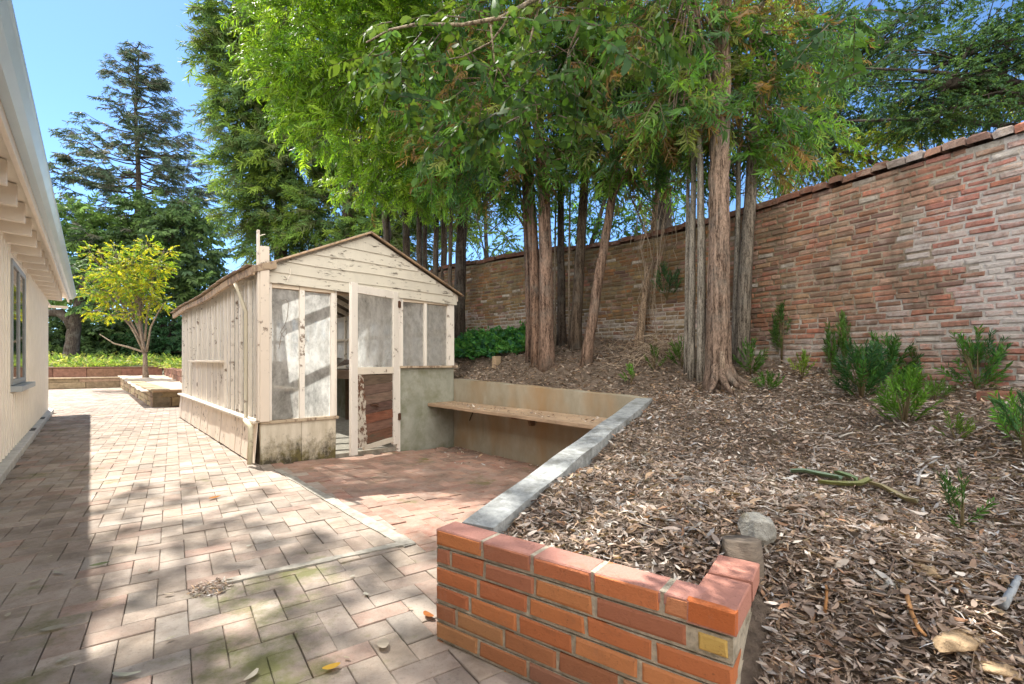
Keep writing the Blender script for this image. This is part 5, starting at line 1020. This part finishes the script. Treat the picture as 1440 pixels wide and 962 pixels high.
# twigs in the litter
mb=MB()
for k in range(650):
    x,y=random.uniform(-.1,3.4),random.uniform(1.0,4.2)
    if not insoil(np.array([x]),np.array([y]))[0]: continue
    a=random.uniform(0,6.28); l=random.uniform(.05,.2); P=[]
    for q in range(4): xx,yy=x+math.cos(a)*l*q/3,y+math.sin(a)*l*q/3; P.append((xx,yy,soilz(xx,yy)+.014+random.uniform(0,.012))); a+=random.gauss(0,.2)
    mb.tube(P,random.uniform(.0012,.003),4,random.choice(((.28,.22,.17),(.18,.13,.10),(.34,.31,.28),(.10,.07,.055))),0,0,False)
tag(obj('fallen_twigs',mb,M['twig']),'thin fallen twigs scattered through the leaf litter','twigs',None,'stuff')
# dry debris in the shaded corner of the court, on the seat and in the hole of a missing brick
def court(x,y):
    r=np.zeros(len(x),bool)
    for i in range(len(x)):
        s,t_=ST(x[i],y[i]); r[i]=(.9<s<2.2) and (-1.9<t_<-.05) and random.random()<max(0,1.2-abs(s-2.2)*1.4-abs(t_+.6)*.45)
    return r
def courtz(x,y): return np.array([pz(ST(a,b)[0])+.004 for a,b in zip(x,y)])
def seatt(x,y): return np.array([(GW-.37<ST(a,b)[0]<GW-.02) and -2.6<ST(a,b)[1]<-.05 for a,b in zip(x,y)])
def holet(x,y): return np.array([np.linalg.norm(np.array([a,b])-HOLE[0])<.085 for a,b in zip(x,y)])
Pd=[litter(2600,(-1.6,1.2),(3.8,6.3),(.015,.05),court,.006,LIT,LW,courtz),litter(2600,(-1.2,1.2),(3.6,6.2),(.012,.04),seatt,.004,LIT,LW,lambda x,y:np.full(len(x),.487)),litter(1500,(HOLE[0][0]-.1,HOLE[0][0]+.1),(HOLE[0][1]-.1,HOLE[0][1]+.1),(.012,.035),holet,.008,LIT,LW,lambda x,y:np.full(len(x),-.010))]
o_=0;VV=[];QQ=[];CC=[]
for p in Pd: VV.append(p[0]);QQ.append(p[1]+o_);CC.append(p[2]);o_+=len(p[0])
tag(quads('dry_debris',np.vstack(VV),np.vstack(QQ),np.vstack(CC),M['litter']),'dry leaf debris in the court corner and on the plank seat','debris',None,'stuff')
# single leaves on the paving
def pleaf(u,v,ln_,wr,col,label,group=None,cu=.15,hit=None):
    p=hit if hit is not None else np.array([*(at(u,v,EYE*F/(v-HV))[:2]),0]); V,Q=leaf(ln_,ln_*wr,5,cu,.5,.55); V=V-np.array([ln_/2,0,0]); V[:,2]=.008+.16*ln_*((V[:,0]/ln_*2)**2)*.5+np.abs(V[:,1])*.35
    o=quads('fallen_leaf',V,Q,np.tile(col,(len(V),1))*rng.uniform(.85,1.15,(len(V),1)),M['litter']); o.location=[float(c) for c in p]; o.rotation_euler=(0,0,random.uniform(0,6.28)); 
    for f in o.data.polygons: f.use_smooth=True
    return tag(o,label,'leaf',group)
GL_='fallen leaves on the brick paving'
pleaf(302,702,.085,.4,(.42,.17,.03),'orange fallen leaf on sunlit paving in the middle of the path',GL_)
pleaf(466,942,.055,.6,(.50,.30,.04),'golden fallen leaf on the near paving left of the planter',GL_)
pleaf(603,868,.06,.5,(.35,.12,.03),'reddish brown leaf at the left foot of the planter wall',GL_)
pleaf(178,952,.085,.32,(.42,.42,.34),'large pale leaf at the bottom edge of the paving',GL_)
pleaf(140,797,.075,.35,(.10,.12,.05),'dark green curled leaf beside the house shadow line',GL_)
pleaf(84,808,.07,.3,(.40,.38,.32),'pale slender leaf in the house shadow, near its edge',GL_)
pleaf(540,910,.06,.7,(.44,.38,.30),'broad pale leaf near the planter on the shaded bricks',GL_)
pleaf(353,954,.06,.4,(.45,.41,.33),'pale leaf at the bottom edge, middle of the paving',GL_)
pleaf(75,888,.075,.35,(.34,.32,.26),'grey green leaf on the mossy bricks at lower left',GL_)
for u,v in ((27,810),(50,820),(36,774),(70,785),(110,822),(238,838),(210,805),(495,813),(515,838),(576,858),(240,901),(488,928),(86,932),(12,868),(60,730),(40,700),(92,690),(62,668),(30,745),(212,762),(180,690),(350,770)):
    pleaf(u,v,random.uniform(.02,.04),random.uniform(.35,.6),random.choice(((.42,.38,.30),(.36,.30,.22),(.45,.43,.36))),'small pale dry leaf lying on the brick paving',GL_)
# stones, log stub, bark, block, loose bricks
def rockobj(name,label,u,v,size,mat,seed,hit=None,emb=.3,cat='rock'):
    p=ground_hit(u,v) if hit is None else hit; R=random.Random(seed); import bmesh as _b
    bm=_b.new(); _b.ops.create_icosphere(bm,subdivisions=4,radius=1); pl=[(unit([R.gauss(0,1) for _ in range(3)]),R.uniform(.55,.85)) for _ in range(11)]
    for vtx in bm.verts:
        c=np.array(vtx.co)
        for n_,k in pl:
            q=c@n_
            if q>k: c=c-n_*(q-k)
        c=c*(1+.03*math.sin(c[0]*9+seed)+.02*math.sin(c[1]*17)+.012*math.sin(c[2]*31+c[0]*23)); vtx.co=(c[0]*size[0],c[1]*size[1],c[2]*size[2]+size[2]*(1-emb)*.7)
    me=bpy.data.meshes.new(name); bm.to_mesh(me); bm.free(); me.materials.append(M[mat]); o=link(bpy.data.objects.new(name,me)); o.location=[float(c) for c in p]; o.rotation_euler=(0,0,seed)
    me.polygons.foreach_set('use_smooth',[True]*len(me.polygons)); return tag(o,label,cat)
rockobj('rock','grey lichened rock behind the right corner of the planter',1062,768,(.062,.055,.066),'rock',3)
rockobj('rock','long tan sandstone lying in the litter at the lower right',1350,905,(.04,.11,.02),'rock2',2,emb=.75)
rockobj('rock','flat buff stone half buried at the bottom right corner',1400,950,(.06,.045,.02),'rock2',5,emb=.75)
rockobj('rock','small flat mossy stone in the litter right of the planter',1300,808,(.06,.035,.018),'rock2',8,emb=.4)
rockobj('rock','small smooth white pebble below the mossy stone',1250,825,(.035,.022,.014),'rock',11,emb=.3)
lg=empty('log_stub',PL(PLEN-.06,.415,.33),'short sawn log stub set behind the turned planter corner','log'); mb=MB(); mb.tube([(0,0,-.15),(0,.002,.04),(.0,.010,.105)],[.060,.060,.056],18,(.22,.18,.14),0,.03); obj('body',mb,M['log'],lg,True)
p=ground_hit(1190,690); bk=empty('bark_strip',p,'grey green peeling bark strip lying in the middle of the litter','bark')
mb=MB()
def strip(pts,w0,col,cup=.012):
    P=[ground_hit(u,v) for u,v in pts]; n=len(P); V=[]
    for i,q in enumerate(P):
        t_=unit(P[min(i+1,n-1)]-P[max(i-1,0)]); s_=unit(np.cross(t_,(0,0,1))); w=w0*(.35+.65*math.sin(math.pi*(i+.4)/n))
        for k in (-1,-.4,.4,1): V.append(q-p+s_*w*k+np.array([0,0,.028+cup*(k*k)+.006*math.sin(i*2)]))
    mb.add(V+[(x,y,z-.006) for x,y,z in V],[(i*4+k,i*4+k+1,i*4+k+5,i*4+k+4) for i in range(n-1) for k in range(3)]+[(4*n+i*4+k+1,4*n+i*4+k,4*n+i*4+k+4,4*n+i*4+k+5) for i in range(n-1) for k in range(3)],col)
strip([(1112,672),(1130,674),(1150,676),(1168,680),(1182,684)],.022,(.20,.27,.19)); strip([(1152,688),(1170,692),(1190,692),(1210,690),(1225,688)],.02,(.24,.25,.11)); strip([(1175,674),(1190,680),(1205,686)],.016,(.16,.22,.12)); strip([(1222,690),(1240,698),(1258,706),(1275,714),(1290,722)],.013,(.33,.29,.18))
obj('body',mb,M['litter'],bk,True)
G_T='loose sticks lying on the litter slope'
for pts,r,col,lab in ((((1180,622),(1192,618),(1200,616)),.006,(.38,.35,.31),'pale grey stick in the upper middle of the litter'),(((1290,690),(1294,675),(1305,662),(1318,655)),.006,(.30,.29,.28),'curved grey twig right of the bark strip'),(((1250,790),(1290,800),(1330,812),(1345,818)),.006,(.22,.16,.11),'long brown stick across the mossy stone'),(((1410,868),(1422,850),(1432,825)),.011,(.33,.36,.38),'thick pale grey stick at the right edge of the litter'),(((1360,850),(1400,858),(1440,862)),.006,(.20,.17,.15),'thin dark stick crossing the thick grey stick'),(((1275,855),(1282,880),(1292,900),(1302,912)),.006,(.36,.19,.08),'curled orange brown bark ribbon left of the long sandstone'),(((1160,880),(1163,855),(1162,835)),.005,(.40,.20,.08),'short orange brown ribbon in the litter right of the planter'),(((1230,552),(1330,560),(1440,545)),.004,(.16,.12,.09),'long thin dark twig on the ground in front of the wall')):
    P=[ground_hit(u,v)+np.array([0,0,.022]) for u,v in pts]; s_=empty('stick',P[0],lab,'stick',0,G_T); mb=MB(); mb.tube([q-P[0] for q in P],[r*(1-.4*i/len(P)) for i in range(len(P))],7,col,0,.06); obj('body',mb,M['twig'],s_,True)
pb=ground_hit(698,514); b_=empty('wood_block',pb,'small square cut wooden block standing by the ivy','block',.7); mb=MB(); mb.box(-.045,.045,-.035,.035,-.05,.12,(.42,.31,.20),0,.004); obj('body',mb,M['log'],b_,bevel=.004)
for u,v,rz,lab,c in ((1402,562,.3,'loose red brick on the ground beside the far right shrub',(.36,.14,.09)),(1425,600,1.0,'loose dark brick half buried at the right edge',(.22,.11,.08))):
    pb=ground_hit(u,v); b_=empty('loose_brick',pb,lab,'brick',rz); mb=MB(); mb.brick((0,0,.05),(1,0,0),(0,1,0),(0,0,1),.19,.09,.09,.006,c,.004); obj('body',mb,M['wallbrick'],b_)
